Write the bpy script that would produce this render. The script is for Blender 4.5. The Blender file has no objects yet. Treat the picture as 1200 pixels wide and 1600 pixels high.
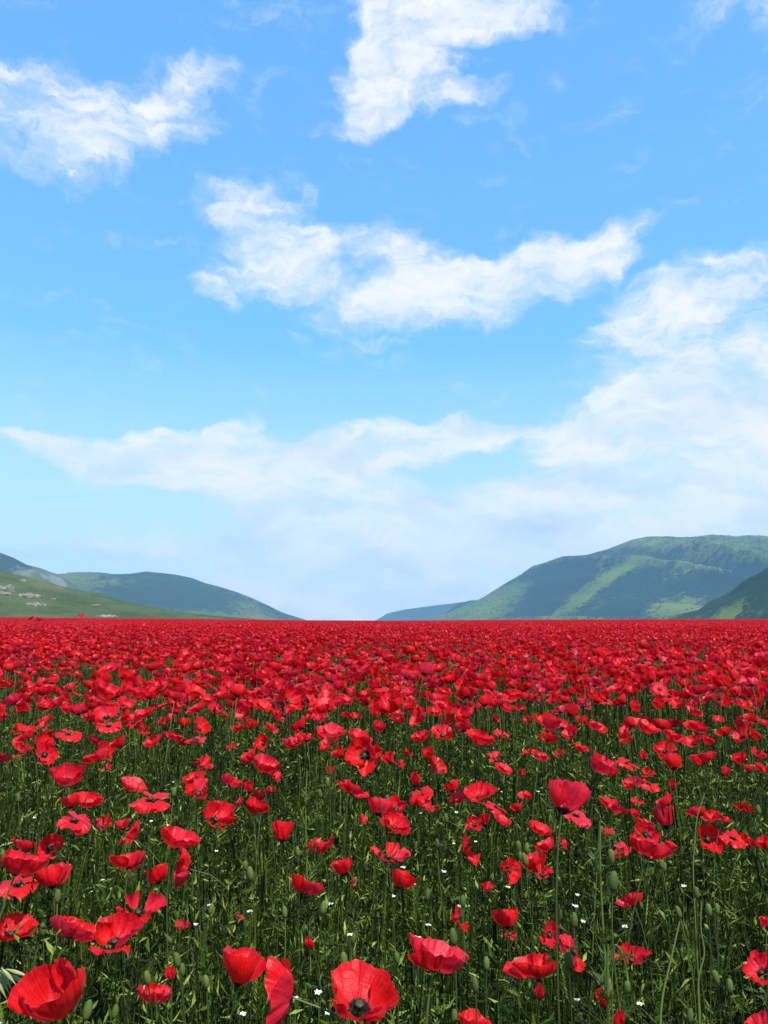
import bpy, math, random
import numpy as np
from mathutils import Vector, Matrix, Quaternion

random.seed(7)
rng = np.random.default_rng(7)
R = math.radians
scene = bpy.context.scene
COL = scene.collection

# ------------------------------------------------------------------ camera, world, sun, exposure
H_CAM, PITCH, FOC = 0.95, R(8.0), 1200.0          # FOC: pixels of the 1200 x 1600 photograph
cam_d = bpy.data.cameras.new('camera')
cam = bpy.data.objects.new('camera', cam_d); COL.objects.link(cam)
cam.location = (0, 0, H_CAM); cam.rotation_euler = (R(90) + PITCH, 0, 0)
cam_d.sensor_fit = 'VERTICAL'; cam_d.sensor_height = 24.0; cam_d.lens = 18.0
cam_d.clip_start = 0.02; cam_d.clip_end = 40000
scene.camera = cam
scene.view_settings.view_transform = 'Standard'; scene.view_settings.look = 'None'
scene.view_settings.gamma = 1.0; scene.view_settings.use_curve_mapping = False
scene.view_settings.exposure = 0.55
scene.cycles.max_bounces = 6; scene.cycles.transmission_bounces = 4
scene.cycles.sample_clamp_indirect = 4.0

SUN_EL, SUN_AZ = R(56), R(148)                    # azimuth clockwise from +Y (the view direction)
sd = bpy.data.lights.new('sun', 'SUN'); sd.energy = 5.0; sd.angle = R(0.5); sd.color = (1.0, 0.965, 0.90)
so = bpy.data.objects.new('sun', sd); COL.objects.link(so)
to_sun = Vector((math.sin(SUN_AZ) * math.cos(SUN_EL), math.cos(SUN_AZ) * math.cos(SUN_EL), math.sin(SUN_EL)))
so.rotation_euler = to_sun.to_track_quat('Z', 'Y').to_euler(); so.location = (0, 0, 40)


def ray(px, py):
    """direction of the photograph's pixel, scaled so that Y = 1"""
    x, y = (px - 600) / FOC, (800 - py) / FOC
    d = Vector((x, math.cos(PITCH) - y * math.sin(PITCH), math.sin(PITCH) + y * math.cos(PITCH)))
    return d / d.y


def azel(px, py):
    d = ray(px, py)
    return math.atan2(d.x, d.y), math.atan2(d.z, math.hypot(d.x, d.y))


world = bpy.data.worlds.new('World'); scene.world = world; world.use_nodes = True
WT = world.node_tree; WT.nodes.clear()


class NT:
    """small node helper"""
    def __init__(s, tree): s.t = tree
    def n(s, kind, **kw):
        nd = s.t.nodes.new(kind)
        for k, v in kw.items():
            setattr(nd, k, v)
        return nd
    def l(s, a, b): s.t.links.new(a, b)
    def put(s, sock, v):
        if isinstance(v, bpy.types.NodeSocket): s.l(v, sock)
        else: sock.default_value = v
    def math(s, op, a, b=None, c=None, clamp=False):
        nd = s.n('ShaderNodeMath', operation=op); nd.use_clamp = clamp
        s.put(nd.inputs[0], a)
        if b is not None: s.put(nd.inputs[1], b)
        if c is not None: s.put(nd.inputs[2], c)
        return nd.outputs[0]
    def vmath(s, op, a, b=None, out=0):
        nd = s.n('ShaderNodeVectorMath', operation=op)
        s.put(nd.inputs[0], a)
        if b is not None:
            if op == 'SCALE': s.put(nd.inputs[3], b)
            else: s.put(nd.inputs[1], b)
        return nd.outputs[out]
    def mapr(s, v, a, b, c, d, smooth=True):
        nd = s.n('ShaderNodeMapRange', interpolation_type='SMOOTHSTEP' if smooth else 'LINEAR')
        s.put(nd.inputs['Value'], v)
        for k, x in zip(('From Min', 'From Max', 'To Min', 'To Max'), (a, b, c, d)): s.put(nd.inputs[k], x)
        return nd.outputs[0]
    def noise(s, vec, scale, detail=4, rough=0.55, out='Fac', dim='3D'):
        nd = s.n('ShaderNodeTexNoise', noise_dimensions=dim)
        if vec is not None: s.l(vec, nd.inputs['Vector'])
        nd.inputs['Scale'].default_value = scale; nd.inputs['Detail'].default_value = detail
        nd.inputs['Roughness'].default_value = rough
        return nd.outputs[out]
    def mix(s, f, a, b, blend='MIX'):
        nd = s.n('ShaderNodeMix', data_type='RGBA', blend_type=blend)
        s.put(nd.inputs[0], f)
        for i, v in ((6, a), (7, b)):
            if not isinstance(v, bpy.types.NodeSocket) and len(v) == 3: v = (*v, 1)
            s.put(nd.inputs[i], v)
        return nd.outputs[2]
    def ramp(s, f, stops, interp='LINEAR'):
        nd = s.n('ShaderNodeValToRGB'); cr = nd.color_ramp; cr.interpolation = interp
        while len(cr.elements) > len(stops): cr.elements.remove(cr.elements[-1])
        while len(cr.elements) < len(stops): cr.elements.new(1.0)
        for e, (p, c) in zip(cr.elements, stops):
            e.position = p; e.color = (*c, 1) if len(c) == 3 else c
        s.put(nd.inputs[0], f)
        return nd.outputs[0]


# cloud masses of the sky: px, py, radius x, radius y, slope (degrees, + climbs to the right), weight
CLOUDS = [
    (640, 60, 88, 66, 10, .92), (588, 130, 70, 50, 20, .88), (685, 150, 60, 28, 0, .66), (790, 22, 100, 30, 3, .86), (575, 188, 62, 24, 15, .62),
    (752, 145, 44, 22, 0, .45), (492, 195, 26, 14, 0, .4), (700, -20, 160, 40, 0, .9),
    (38, 145, 100, 34, 8, .52), (205, 185, 115, 46, 25, .50), (300, 138, 75, 24, 28, .5), (90, 238, 130, 46, 10, .55), (285, 218, 60, 18, 18, .5),
    (425, 370, 115, 52, -32, .50), (560, 435, 220, 60, -4, .62), (740, 455, 190, 48, 8, .72), (880, 402, 130, 34, 12, .78), (450, 295, 46, 26, 0, .42),
    (360, 330, 50, 22, 20, .36), (340, 455, 55, 16, -18, .45), (620, 395, 120, 22, -6, .35),
    (1060, 462, 140, 46, 8, .72), (1110, 545, 190, 62, 0, .58), (1150, 610, 160, 60, 0, .55),
    (1040, 640, 160, 40, 4, 1.15), (905, 682, 78, 24, 10, .75), (990, 708, 130, 20, 0, .85), (1150, 668, 120, 50, 0, .6), (1060, 745, 150, 28, 0, .75),
    (160, 718, 130, 26, -10, 1.0), (330, 702, 150, 36, 3, 1.1), (420, 752, 165, 32, 3, 1.0), (600, 700, 180, 36, 7, 1.05), (565, 762, 115, 20, 0, .6),
    (370, 664, 48, 12, 18, .5), (60, 685, 50, 9, -6, .4), (230, 672, 60, 8, 10, .35), (592, 532, 46, 7, -12, .42), (735, 675, 60, 26, 0, .55), (800, 670, 80, 14, 4, .55),
    (760, 840, 330, 62, 0, .46), (880, 780, 220, 46, 4, .8), (560, 860, 300, 64, 0, .46), (640, 940, 170, 26, 3, .9), (410, 930, 60, 18, -18, .62),
    (1140, 800, 150, 44, 0, .8), (560, 800, 180, 34, 0, .42), (300, 890, 360, 60, 0, .32), (950, 855, 300, 40, 0, .72), (1240, 720, 160, 110, 0, .5),
]
# cloud masses outside the frame, so that the sky goes on all round
_r = random.Random(3)
for _ in range(20):
    _a = _r.uniform(36, 324)
    CLOUDS.append(('azel', R(_a if _a < 180 else _a - 360), R(_r.choice((8, 14, 24, 36, 50, 64)) + _r.uniform(-4, 4)), R(_r.uniform(9, 20)), R(_r.uniform(2.5, 6)), _r.uniform(-15, 15), _r.uniform(.6, 1.0)))


def build_world():
    w = NT(WT)
    tc = w.n('ShaderNodeTexCoord').outputs['Generated']
    sky = w.n('ShaderNodeTexSky', sky_type='NISHITA')
    sky.sun_disc = False; sky.sun_elevation = SUN_EL; sky.sun_rotation = SUN_AZ
    sky.altitude = 1200; sky.air_density = 1.0; sky.dust_density = 0.6; sky.ozone_density = 2.0
    sep = w.n('ShaderNodeSeparateXYZ'); w.l(tc, sep.inputs[0])
    X, Y, Z = sep.outputs
    az = w.math('ARCTAN2', X, Y); el = w.math('ARCSINE', Z)
    comb = w.n('ShaderNodeCombineXYZ'); w.l(az, comb.inputs[0]); w.l(el, comb.inputs[1])
    P = comb.outputs[0]
    n1 = w.noise(P, 9, 3, .5, 'Color'); n2 = w.noise(P, 30, 5, .62, 'Color')
    o1 = w.vmath('SCALE', w.vmath('SUBTRACT', n1, (.5, .5, .5)), .06)
    o2 = w.vmath('MULTIPLY', w.vmath('SUBTRACT', n2, (.5, .5, .5)), (.050, .030, 0))
    Q = w.vmath('ADD', w.vmath('ADD', P, o1), o2)
    acc = None
    for c in CLOUDS:
        mp = w.n('ShaderNodeMapping', vector_type='TEXTURE'); w.l(Q, mp.inputs[0])
        if c[0] == 'azel':
            _, a, e, rx, ry, sl, wt = c
        else:
            a, e = azel(c[0], c[1]); rx, ry, sl, wt = c[2] / FOC, c[3] / FOC * .95, c[4], c[5]
        mp.inputs['Location'].default_value = (a, e, 0)
        mp.inputs['Rotation'].default_value = (0, 0, R(sl))
        mp.inputs['Scale'].default_value = (rx * 1.45, ry * 1.5, 1)
        d = w.vmath('DOT_PRODUCT', mp.outputs[0], mp.outputs[0], out=1)
        m = w.mapr(d, 0.0, 1.0, wt, 0.0)
        acc = m if acc is None else w.math('MAXIMUM', acc, m) if False else w.math('ADD', acc, m)
    acc = w.math('MINIMUM', acc, .98)
    st = w.vmath('MULTIPLY', Q, (7, 19, 1))
    f1 = w.noise(st, 1.0, 9, .66)
    st2 = w.vmath('MULTIPLY', Q, (24, 46, 1))
    f2 = w.noise(st2, 1.0, 6, .65)
    fb = w.math('ADD', w.math('MULTIPLY', w.math('SUBTRACT', f1, .5), 2.3), w.math('MULTIPLY', w.math('SUBTRACT', f2, .5), 1.35))
    veil = w.mapr(w.math('ADD', acc, w.math('MULTIPLY', fb, .85)), .02, 1.15, 0.0, .72)
    body = w.mapr(w.math('ADD', acc, w.math('MULTIPLY', fb, 1.7)), .52, 1.75, 0.0, 1.0)
    body = w.math('MULTIPLY', body, w.mapr(acc, .05, .45, 0, 1))
    dens = w.math('SUBTRACT', 1.0, w.math('MULTIPLY', w.math('SUBTRACT', 1.0, veil), w.math('SUBTRACT', 1.0, body)))
    # billows: tops white, undersides grey blue
    u1 = w.noise(w.vmath('MULTIPLY', Q, (6, 15, 1)), 1.0, 4, .5)
    u2 = w.noise(w.vmath('ADD', w.vmath('MULTIPLY', Q, (6, 15, 1)), (.0, .45, 0)), 1.0, 4, .5)
    rel = w.math('ADD', w.math('MULTIPLY', w.math('SUBTRACT', u2, u1), 3.6), .22, clamp=True)
    shade = w.math('MULTIPLY', rel, w.mapr(el, R(3), R(24), 1.0, .25))
    cl = w.mix(shade, (6.85, 6.95, 7.05), (4.1, 5.15, 6.2))
    # photograph's clear, saturated blue
    gm = w.n('ShaderNodeGamma'); w.l(sky.outputs[0], gm.inputs[0]); gm.inputs[1].default_value = .5
    skyc = w.mix(1.0, gm.outputs[0], (SKY_T[0], SKY_T[1], SKY_T[2]), 'MULTIPLY')
    low = w.mapr(el, R(1), R(20), .82, .0, smooth=False)
    skyc = w.mix(low, skyc, (5.6, 6.3, 6.75))
    out = w.mix(dens, skyc, cl)
    bg = w.n('ShaderNodeBackground'); w.l(out, bg.inputs[0]); bg.inputs[1].default_value = 0.10
    o = w.n('ShaderNodeOutputWorld'); w.l(bg.outputs[0], o.inputs[0])


SKY_T = (1.30, 2.88, 4.35)
build_world()
world.cycles.sampling_method = 'MANUAL'; world.cycles.sample_map_resolution = 512

# ------------------------------------------------------------------ helpers


def tag(o, label=None, cat=None, group=None, kind=None):
    if label: o['label'] = label
    if cat: o['category'] = cat
    if group: o['group'] = group
    if kind: o['kind'] = kind
    return o


def link(name, mesh, parent=None, mtx=None, col=None):
    o = bpy.data.objects.new(name, mesh); (col or COL).objects.link(o)
    if parent is not None: o.parent = parent
    if mtx is not None: o.matrix_basis = mtx
    return o


class MB:
    """collects vertex / face arrays (quads and triangles) into one mesh"""
    def __init__(s):
        s.v = []; s.f = []; s.m = []; s.uv = []; s.t = []; s.n = 0; s.smooth = True
    def add(s, v, f, mat=0, uv=None, tint=0.5):
        v = np.asarray(v, float).reshape(-1, 3); f = np.asarray(f, int)
        s.v.append(v); s.f.append(f + s.n); s.m.append(np.full(len(f), mat))
        s.uv.append(np.zeros((len(v), 2)) if uv is None else uv)
        s.t.append(np.broadcast_to(np.asarray(tint, float), (len(v),)))
        s.n += len(v)
    def mesh(s, name, mats):
        me = bpy.data.meshes.new(name)
        V = np.concatenate(s.v); UV = np.concatenate(s.uv); T = np.concatenate(s.t)
        loops, starts, mi = [], [], []
        k = 0
        for f, m in zip(s.f, s.m):
            if not len(f): continue
            w = f.shape[1]
            loops.append(f.ravel()); starts.append(k + np.arange(len(f)) * w); k += f.size; mi.append(m)
        loops = np.concatenate(loops); starts = np.concatenate(starts); mi = np.concatenate(mi)
        me.vertices.add(len(V)); me.vertices.foreach_set('co', V.ravel())
        me.loops.add(len(loops)); me.loops.foreach_set('vertex_index', loops.astype(np.int32))
        me.polygons.add(len(starts)); me.polygons.foreach_set('loop_start', starts.astype(np.int32))
        for m in mats: me.materials.append(m)
        me.polygons.foreach_set('material_index', mi.astype(np.int32))
        me.polygons.foreach_set('use_smooth', np.full(len(starts), s.smooth))
        ul = me.uv_layers.new(name='UVMap'); ul.data.foreach_set('uv', UV[loops].ravel())
        a = me.attributes.new('tint', 'FLOAT', 'POINT'); a.data.foreach_set('value', T.astype(np.float32))
        me.update(calc_edges=True)
        return me


def grid_faces(nu, nv):
    i = np.arange(nu - 1)[:, None] * nv + np.arange(nv - 1)[None, :]
    i = i.ravel()
    return np.stack([i, i + nv, i + nv + 1, i + 1], 1)


def tube(mb, pts, rad, sides=6, mat=0, tint=.5):
    pts = np.asarray(pts, float); n = len(pts)
    rad = np.broadcast_to(np.asarray(rad, float), (n,))
    t = np.gradient(pts, axis=0); t /= np.linalg.norm(t, axis=1)[:, None] + 1e-12
    ref = np.array([0.31, 0.95, 0.05]); a = np.cross(t, ref); a /= np.linalg.norm(a, axis=1)[:, None] + 1e-12
    b = np.cross(t, a)
    th = np.linspace(0, 2 * math.pi, sides, endpoint=False)
    v = pts[:, None] + rad[:, None, None] * (np.cos(th)[None, :, None] * a[:, None] + np.sin(th)[None, :, None] * b[:, None])
    i = np.arange(n - 1)[:, None] * sides + np.arange(sides)[None, :]
    j = np.arange(n - 1)[:, None] * sides + (np.arange(sides)[None, :] + 1) % sides
    f = np.stack([i, j, j + sides, i + sides], -1).reshape(-1, 4)
    mb.add(v.reshape(-1, 3), f, mat, tint=tint)


def lathe(mb, prof, sides=10, mat=0, rib=0.0, nrib=5, mtx=None, tint=.5):
    prof = np.asarray(prof, float)
    th = np.linspace(0, 2 * math.pi, sides, endpoint=False)
    k = 1 + rib * np.cos(nrib * th)
    v = np.stack([prof[:, None, 0] * np.cos(th) * k, prof[:, None, 0] * np.sin(th) * k, np.repeat(prof[:, 1:2], sides, 1)], -1).reshape(-1, 3)
    if mtx is not None:
        M = np.array(mtx); v = v @ M[:3, :3].T + M[:3, 3]
    n = len(prof)
    i = np.arange(n - 1)[:, None] * sides + np.arange(sides)[None, :]
    j = np.arange(n - 1)[:, None] * sides + (np.arange(sides)[None, :] + 1) % sides
    mb.add(v, np.stack([i, j, j + sides, i + sides], -1).reshape(-1, 4), mat, tint=tint)


def bez(p0, p1, p2, p3, n=9):
    t = np.linspace(0, 1, n)[:, None]
    p0, p1, p2, p3 = (np.asarray(p, float) for p in (p0, p1, p2, p3))
    return (1 - t)**3 * p0 + 3 * (1 - t)**2 * t * p1 + 3 * (1 - t) * t * t * p2 + t**3 * p3


# value noise on numpy arrays
_perm = np.random.default_rng(11).random((256, 256))


def vnoise(x, y):
    xi = np.floor(x).astype(int); yi = np.floor(y).astype(int)
    fx = x - xi; fy = y - yi
    fx = fx * fx * (3 - 2 * fx); fy = fy * fy * (3 - 2 * fy)
    g = lambda a, b: _perm[a & 255, b & 255]
    return (g(xi, yi) * (1 - fx) + g(xi + 1, yi) * fx) * (1 - fy) + (g(xi, yi + 1) * (1 - fx) + g(xi + 1, yi + 1) * fx) * fy


def fbm(x, y, o=5, gain=.5):
    s = 0; a = 1; tot = 0
    for k in range(o):
        s = s + a * vnoise(x * 2**k + 17.3 * k, y * 2**k + 9.1 * k); tot += a; a *= gain
    return s / tot


def sstep(a, b, x):
    t = np.clip((x - a) / (b - a), 0, 1); return t * t * (3 - 2 * t)


FIELD_END = 250.0


def ground_z(x, y):
    """gentle field: level near the camera, a low crest at its far edge, then down into the valley"""
    x = np.asarray(x, float); y = np.asarray(y, float)
    yy = np.maximum(y, 1.0)
    s = np.clip(x / yy, -.9, .9)
    rise = np.interp(s, [-.9, -.5, -.25, -.1, 0, .2, .5, .9], [1.6, 1.05, .55, .12, 0, .30, .50, .7])
    z = sstep(45, 245, y) * rise
    z = z - 4.0 * sstep(FIELD_END + 4, FIELD_END + 160, y)
    return z + 0.02 * (fbm(x * .7, y * .7, 3) - .5)


# ------------------------------------------------------------------ materials


def new_mat(name):
    m = bpy.data.materials.new(name); m.use_nodes = True; m.node_tree.nodes.clear()
    return m, NT(m.node_tree)


def finish(m, w, shader, disp=None):
    o = w.n('ShaderNodeOutputMaterial'); w.l(shader, o.inputs[0])
    return m


def principled(w, col, rough=.5, spec=.5, normal=None, **kw):
    b = w.n('ShaderNodeBsdfPrincipled')
    w.put(b.inputs['Base Color'], col if isinstance(col, bpy.types.NodeSocket) else (*col, 1))
    w.put(b.inputs['Roughness'], rough); b.inputs['Specular IOR Level'].default_value = spec
    if normal is not None: w.l(normal, b.inputs['Normal'])
    for k, v in kw.items(): w.put(b.inputs[k], v)
    return b.outputs[0]


def petal_material():
    m, w = new_mat('poppy_petal')
    uv = w.n('ShaderNodeUVMap').outputs[0]
    sep = w.n('ShaderNodeSeparateXYZ'); w.l(uv, sep.inputs[0])
    U, V = sep.outputs[0], sep.outputs[1]
    rnd = w.n('ShaderNodeObjectInfo').outputs['Random']
    comb = w.n('ShaderNodeCombineXYZ'); w.l(U, comb.inputs[0]); w.l(V, comb.inputs[1]); w.l(w.math('MULTIPLY', rnd, 37.0), comb.inputs[2])
    st = w.vmath('MULTIPLY', comb.outputs[0], (34, 1.6, 1))
    vein = w.noise(st, 1.0, 4, .6)
    blot = w.noise(w.vmath('MULTIPLY', comb.outputs[0], (3, 4, 1)), 1.0, 4, .6)
    a = w.mix(rnd, (.70, .0035, .004), (.62, .003, .014))
    b = w.mix(rnd, (.86, .016, .011), (.86, .018, .042))
    col = w.mix(w.mapr(vein, .35, .68, 0, 1), a, b)
    col = w.mix(w.math('MULTIPLY', w.mapr(rnd, .62, 1.0, 0, .45), w.mapr(blot, .35, .6, .3, 1)), col, (.90, .050, .105))
    col = w.mix(w.math('MULTIPLY', w.mapr(blot, .54, .78, 0, 1), .5), col, (.46, .003, .012))
    edge = w.math('ADD', V, w.math('MULTIPLY', w.math('SUBTRACT', vein, .5), .10))
    edge = w.math('ADD', edge, w.math('MULTIPLY', w.math('SUBTRACT', blot, .5), .12))
    col = w.mix(w.mapr(edge, .17, .26, 1, 0), col, (.006, .002, .005))
    bump = w.n('ShaderNodeBump'); bump.inputs['Strength'].default_value = .5; bump.inputs['Distance'].default_value = .0016
    w.l(w.math('ADD', vein, w.math('MULTIPLY', blot, 2.0)), bump.inputs['Height'])
    p = principled(w, col, .38, .32, bump.outputs[0], **{'Sheen Weight': .05, 'Sheen Roughness': .4})
    t = w.n('ShaderNodeBsdfTranslucent'); w.l(col, t.inputs[0]); w.l(bump.outputs[0], t.inputs[1])
    mx = w.n('ShaderNodeMixShader'); mx.inputs[0].default_value = .48
    w.l(p, mx.inputs[1]); w.l(t.outputs[0], mx.inputs[2])
    return finish(m, w, mx.outputs[0])


def leaf_material(name, stops, trans=.3, rough=.45, spec=.45):
    """greens chosen by the per-blade 'tint' attribute, with fine mottling"""
    m, w = new_mat(name)
    at = w.n('ShaderNodeAttribute'); at.attribute_name = 'tint'
    rnd = w.n('ShaderNodeObjectInfo').outputs['Random']
    tc = w.n('ShaderNodeTexCoord').outputs['Object']
    nz = w.noise(tc, 140, 3, .6)
    f = w.math('ADD', at.outputs['Fac'], w.math('MULTIPLY', w.math('SUBTRACT', nz, .5), .35))
    f = w.math('ADD', f, w.math('MULTIPLY', w.math('SUBTRACT', rnd, .5), .14))
    col = w.ramp(f, stops)
    p = principled(w, col, rough, spec)
    t = w.n('ShaderNodeBsdfTranslucent'); w.l(col, t.inputs[0])
    mx = w.n('ShaderNodeMixShader'); mx.inputs[0].default_value = trans
    w.l(p, mx.inputs[1]); w.l(t.outputs[0], mx.inputs[2])
    return finish(m, w, mx.outputs[0])


def plain(name, c1, c2, scale=200, rough=.6, spec=.3):
    m, w = new_mat(name)
    nz = w.noise(w.n('ShaderNodeTexCoord').outputs['Object'], scale, 4, .6)
    return finish(m, w, principled(w, w.mix(w.mapr(nz, .3, .7, 0, 1), c1, c2), rough, spec))


M_PETAL = petal_material()
M_GRASS = leaf_material('grass_blade', [(0, (.007, .012, .003)), (.35, (.018, .031, .005)), (.62, (.048, .084, .009)), (.85, (.15, .215, .025)), (1, (.30, .34, .07))], .24, .5, .14)
M_STEM = leaf_material('poppy_stem', [(0, (.022, .038, .008)), (.5, (.06, .09, .016)), (1, (.14, .19, .035))], .12)
M_BUD = leaf_material('poppy_bud_skin', [(0, (.045, .065, .016)), (.5, (.08, .11, .024)), (1, (.15, .19, .05))], .1, .7, .12)
M_POD = plain('seed_pod_skin', (.020, .030, .014), (.045, .060, .024), 500)
M_STAMEN = plain('stamen', (.006, .004, .010), (.02, .012, .025), 800)
M_STRAW = leaf_material('oat_husk', [(0, (.16, .19, .05)), (.6, (.24, .26, .08)), (1, (.34, .34, .13))], .25)
M_DAISY = plain('daisy_petal', (.58, .58, .55), (.70, .70, .68), 400)
M_YOLK = plain('daisy_centre', (.55, .36, .02), (.62, .45, .05), 700)


def ground_material():
    m, w = new_mat('field_soil')
    pos = w.n('ShaderNodeNewGeometry').outputs['Position']
    n1 = w.noise(pos, 9, 6, .65); n2 = w.noise(pos, .012, 5, .6)
    near = w.mix(w.mapr(n1, .35, .65, 0, 1), (.012, .012, .006), (.035, .034, .015))
    far = w.mix(w.mapr(n2, .35, .65, 0, 1), (.055, .095, .022), (.115, .145, .04))
    sp = w.n('ShaderNodeSeparateXYZ'); w.l(pos, sp.inputs[0])
    col = w.mix(w.mapr(sp.outputs[1], 120, 320, 0, 1), near, far)
    return finish(m, w, principled(w, col, .9, .1))


def hill_material(name, grass1, grass2, scrub, rock, mscale):
    m, w = new_mat(name)
    pos = w.n('ShaderNodeNewGeometry').outputs['Position']
    a = w.n('ShaderNodeAttribute'); a.attribute_name = 'scrub'  # scrub cover, with painted cloud shade mixed in
    b = w.n('ShaderNodeAttribute'); b.attribute_name = 'rock'
    n1 = w.noise(pos, .006 * mscale, 6, .62); n2 = w.noise(pos, .035 * mscale, 6, .7); n3 = w.noise(pos, .0022 * mscale, 4, .55)
    n4 = w.noise(pos, .11 * mscale, 4, .7)
    g = w.mix(w.mapr(w.math('ADD', n1, w.math('MULTIPLY', w.math('SUBTRACT', n4, .5), .9)), .34, .66, 0, 1), grass1, grass2)
    g = w.mix(w.math('MULTIPLY', w.mapr(n3, .5, .7, 0, 1), .5), g, (.15, .14, .055))
    fs = w.math('ADD', a.outputs['Fac'], w.math('MULTIPLY', w.math('SUBTRACT', n2, .5), 1.9))
    fs = w.math('ADD', fs, w.math('MULTIPLY', w.math('SUBTRACT', n4, .5), 1.5))
    fs = w.math('ADD', fs, w.math('MULTIPLY', w.math('SUBTRACT', n1, .5), 1.1))
    sc = w.mix(n4, scrub, tuple(x * 1.9 for x in scrub))
    col = w.mix(w.mapr(fs, .38, .66, 0, 1), g, sc)
    fr = w.math('ADD', b.outputs['Fac'], w.math('MULTIPLY', w.math('SUBTRACT', n2, .5), 1.5))
    rk = w.mix(n4, tuple(x * .6 for x in rock), tuple(x * 1.25 for x in rock))
    col = w.mix(w.mapr(fr, .52, .68, 0, 1), col, rk)
    bump = w.n('ShaderNodeBump'); bump.inputs['Strength'].default_value = .8; bump.inputs['Distance'].default_value = 6 / mscale
    w.l(w.math('ADD', n2, w.math('MULTIPLY', n4, .6)), bump.inputs['Height'])
    return finish(m, w, principled(w, col, .95, .05, bump.outputs[0]))


# ------------------------------------------------------------------ ground


def build_ground():
    rr = np.concatenate([[0], np.geomspace(.6, 6400, 170)])
    th = np.linspace(0, 2 * math.pi, 241)[:-1]
    x = (rr[:, None] * np.sin(th)).ravel(); y = (rr[:, None] * np.cos(th)).ravel()
    mb = MB()
    n = len(th)
    i = np.arange(len(rr) - 1)[:, None] * n + np.arange(n)[None, :]
    j = np.arange(len(rr) - 1)[:, None] * n + (np.arange(n)[None, :] + 1) % n
    f = np.stack([i, j, j + n, i + n], -1).reshape(-1, 4)[:, ::-1]
    mb.add(np.stack([x, y, ground_z(x, y)], 1), f)
    o = link('ground', mb.mesh('ground', [ground_material()]))
    tag(o, 'dark soil of the poppy field running back to the valley', 'ground', kind='structure')


build_ground()

# ------------------------------------------------------------------ hills and mountains
HILL = {}


def project(x, y, z):
    zc = y * math.cos(PITCH) + (z - H_CAM) * math.sin(PITCH)
    yc = -y * math.sin(PITCH) + (z - H_CAM) * math.cos(PITCH)
    zc = np.maximum(zc, 1e-3)
    return 600 + FOC * x / zc, 800 - FOC * yc / zc


def make_hill(name, label, cat, dist, sil, front, back, mat, x0, x1, spur=(0, 300, 0), rough=8, seed=0, scrub=0.0, scrub_shade_blobs=(), rockb=(), pw=1.25, nx=260, ny=120, wid=None):
    sil = sorted(sil)
    sx = np.array([ray(p, q).x * dist for p, q in sil]); sz = np.array([H_CAM + ray(p, q).z * dist for p, q in sil])
    base = -9.0
    amp, lam, skew = spur

    def zf(X, Y):
        X = np.asarray(X, float); Y = np.asarray(Y, float)
        dY = Y - dist
        t = np.where(dY < 0, -dY / front, dY / back); t = np.clip(t, 0, 1)
        f = (1 - t)**pw
        Xs = X + skew * np.minimum(dY, 0) + 60 * (fbm(X / 400 + seed, Y / 400, 3) - .5)
        rid = np.interp(Xs * .6 + X * .4, sx, sz)
        # smooth the outline a little, keep the photograph's breaks
        sp = 1 - np.abs(2 * fbm(Xs / lam + seed * 3.1, Y / (lam * 4.0) + seed, 3, .4) - 1) * 2.2
        env = np.clip(4 * f * (1 - f), 0, 1)
        n = (fbm(X / 130 + seed, Y / 130 + 5, 6, .52) - .5)
        return base + (rid - base) * f + amp * np.clip((rid + 5) / 200 / (dist / 3600), 0, 1) * sp * env + rough * n * np.clip(f * 3, 0, 1) * (.35 + .65 * env), sp

    X = np.linspace(x0, x1, nx); Y = np.concatenate([np.linspace(dist - front, dist, int(ny * .72), endpoint=False), np.linspace(dist, dist + back, ny - int(ny * .72))])
    XX, YY = np.meshgrid(X, Y, indexing='ij')
    ZZ, SP = zf(XX, YY)
    mb = MB(); mb.add(np.stack([XX, YY, ZZ], -1).reshape(-1, 3), grid_faces(nx, len(Y)))
    me = mb.mesh(name, [mat])
    px, py = project(XX, YY, ZZ)
    sc = scrub + .42 * (.5 - SP) + .55 * (fbm(XX / 260 + seed, YY / 260, 4) - .5)
    for bx, by, rx, ry, sl, wt in scrub_shade_blobs:  # scrub patches that also paint cloud shade into the slope colour
        c, s = math.cos(R(sl)), math.sin(R(sl))
        u = ((px - bx) * c - (py - by) * s) / rx; v = ((px - bx) * s + (py - by) * c) / ry
        sc = sc + wt * np.exp(-(u * u + v * v))
    rk = np.full_like(sc, -.45)
    for bx, by, rx, ry, sl, wt in rockb:
        c, s = math.cos(R(sl)), math.sin(R(sl))
        u = ((px - bx) * c - (py - by) * s) / rx; v = ((px - bx) * s + (py - by) * c) / ry
        rk = rk + wt * np.exp(-(u * u + v * v))
    for nm, ar in (('scrub', sc), ('rock', rk)):
        a = me.attributes.new(nm, 'FLOAT', 'POINT'); a.data.foreach_set('value', ar.ravel().astype(np.float32))
    o = link(name, me)
    tag(o, label, cat, kind='structure')
    HILL[label] = (zf, dist, front, sc, XX, YY, ZZ)
    return zf


M_MTN = hill_material('mountain_slope', (.058, .095, .016), (.105, .145, .024), (.008, .021, .015), (.27, .26, .24), 1.0)
M_MTN2 = hill_material('far_mountain_slope', (.06, .085, .025), (.10, .12, .035), (.012, .027, .020), (.15, .15, .145), .8)
M_NEARHILL = hill_material('near_hill_slope', (.032, .050, .009), (.075, .088, .022), (.022, .045, .012), (.42, .39, .31), 3.0)
M_DARKHILL = hill_material('wooded_hill_slope', (.07, .12, .018), (.11, .15, .024), (.008, .020, .008), (.25, .24, .22), 2.6)

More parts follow.
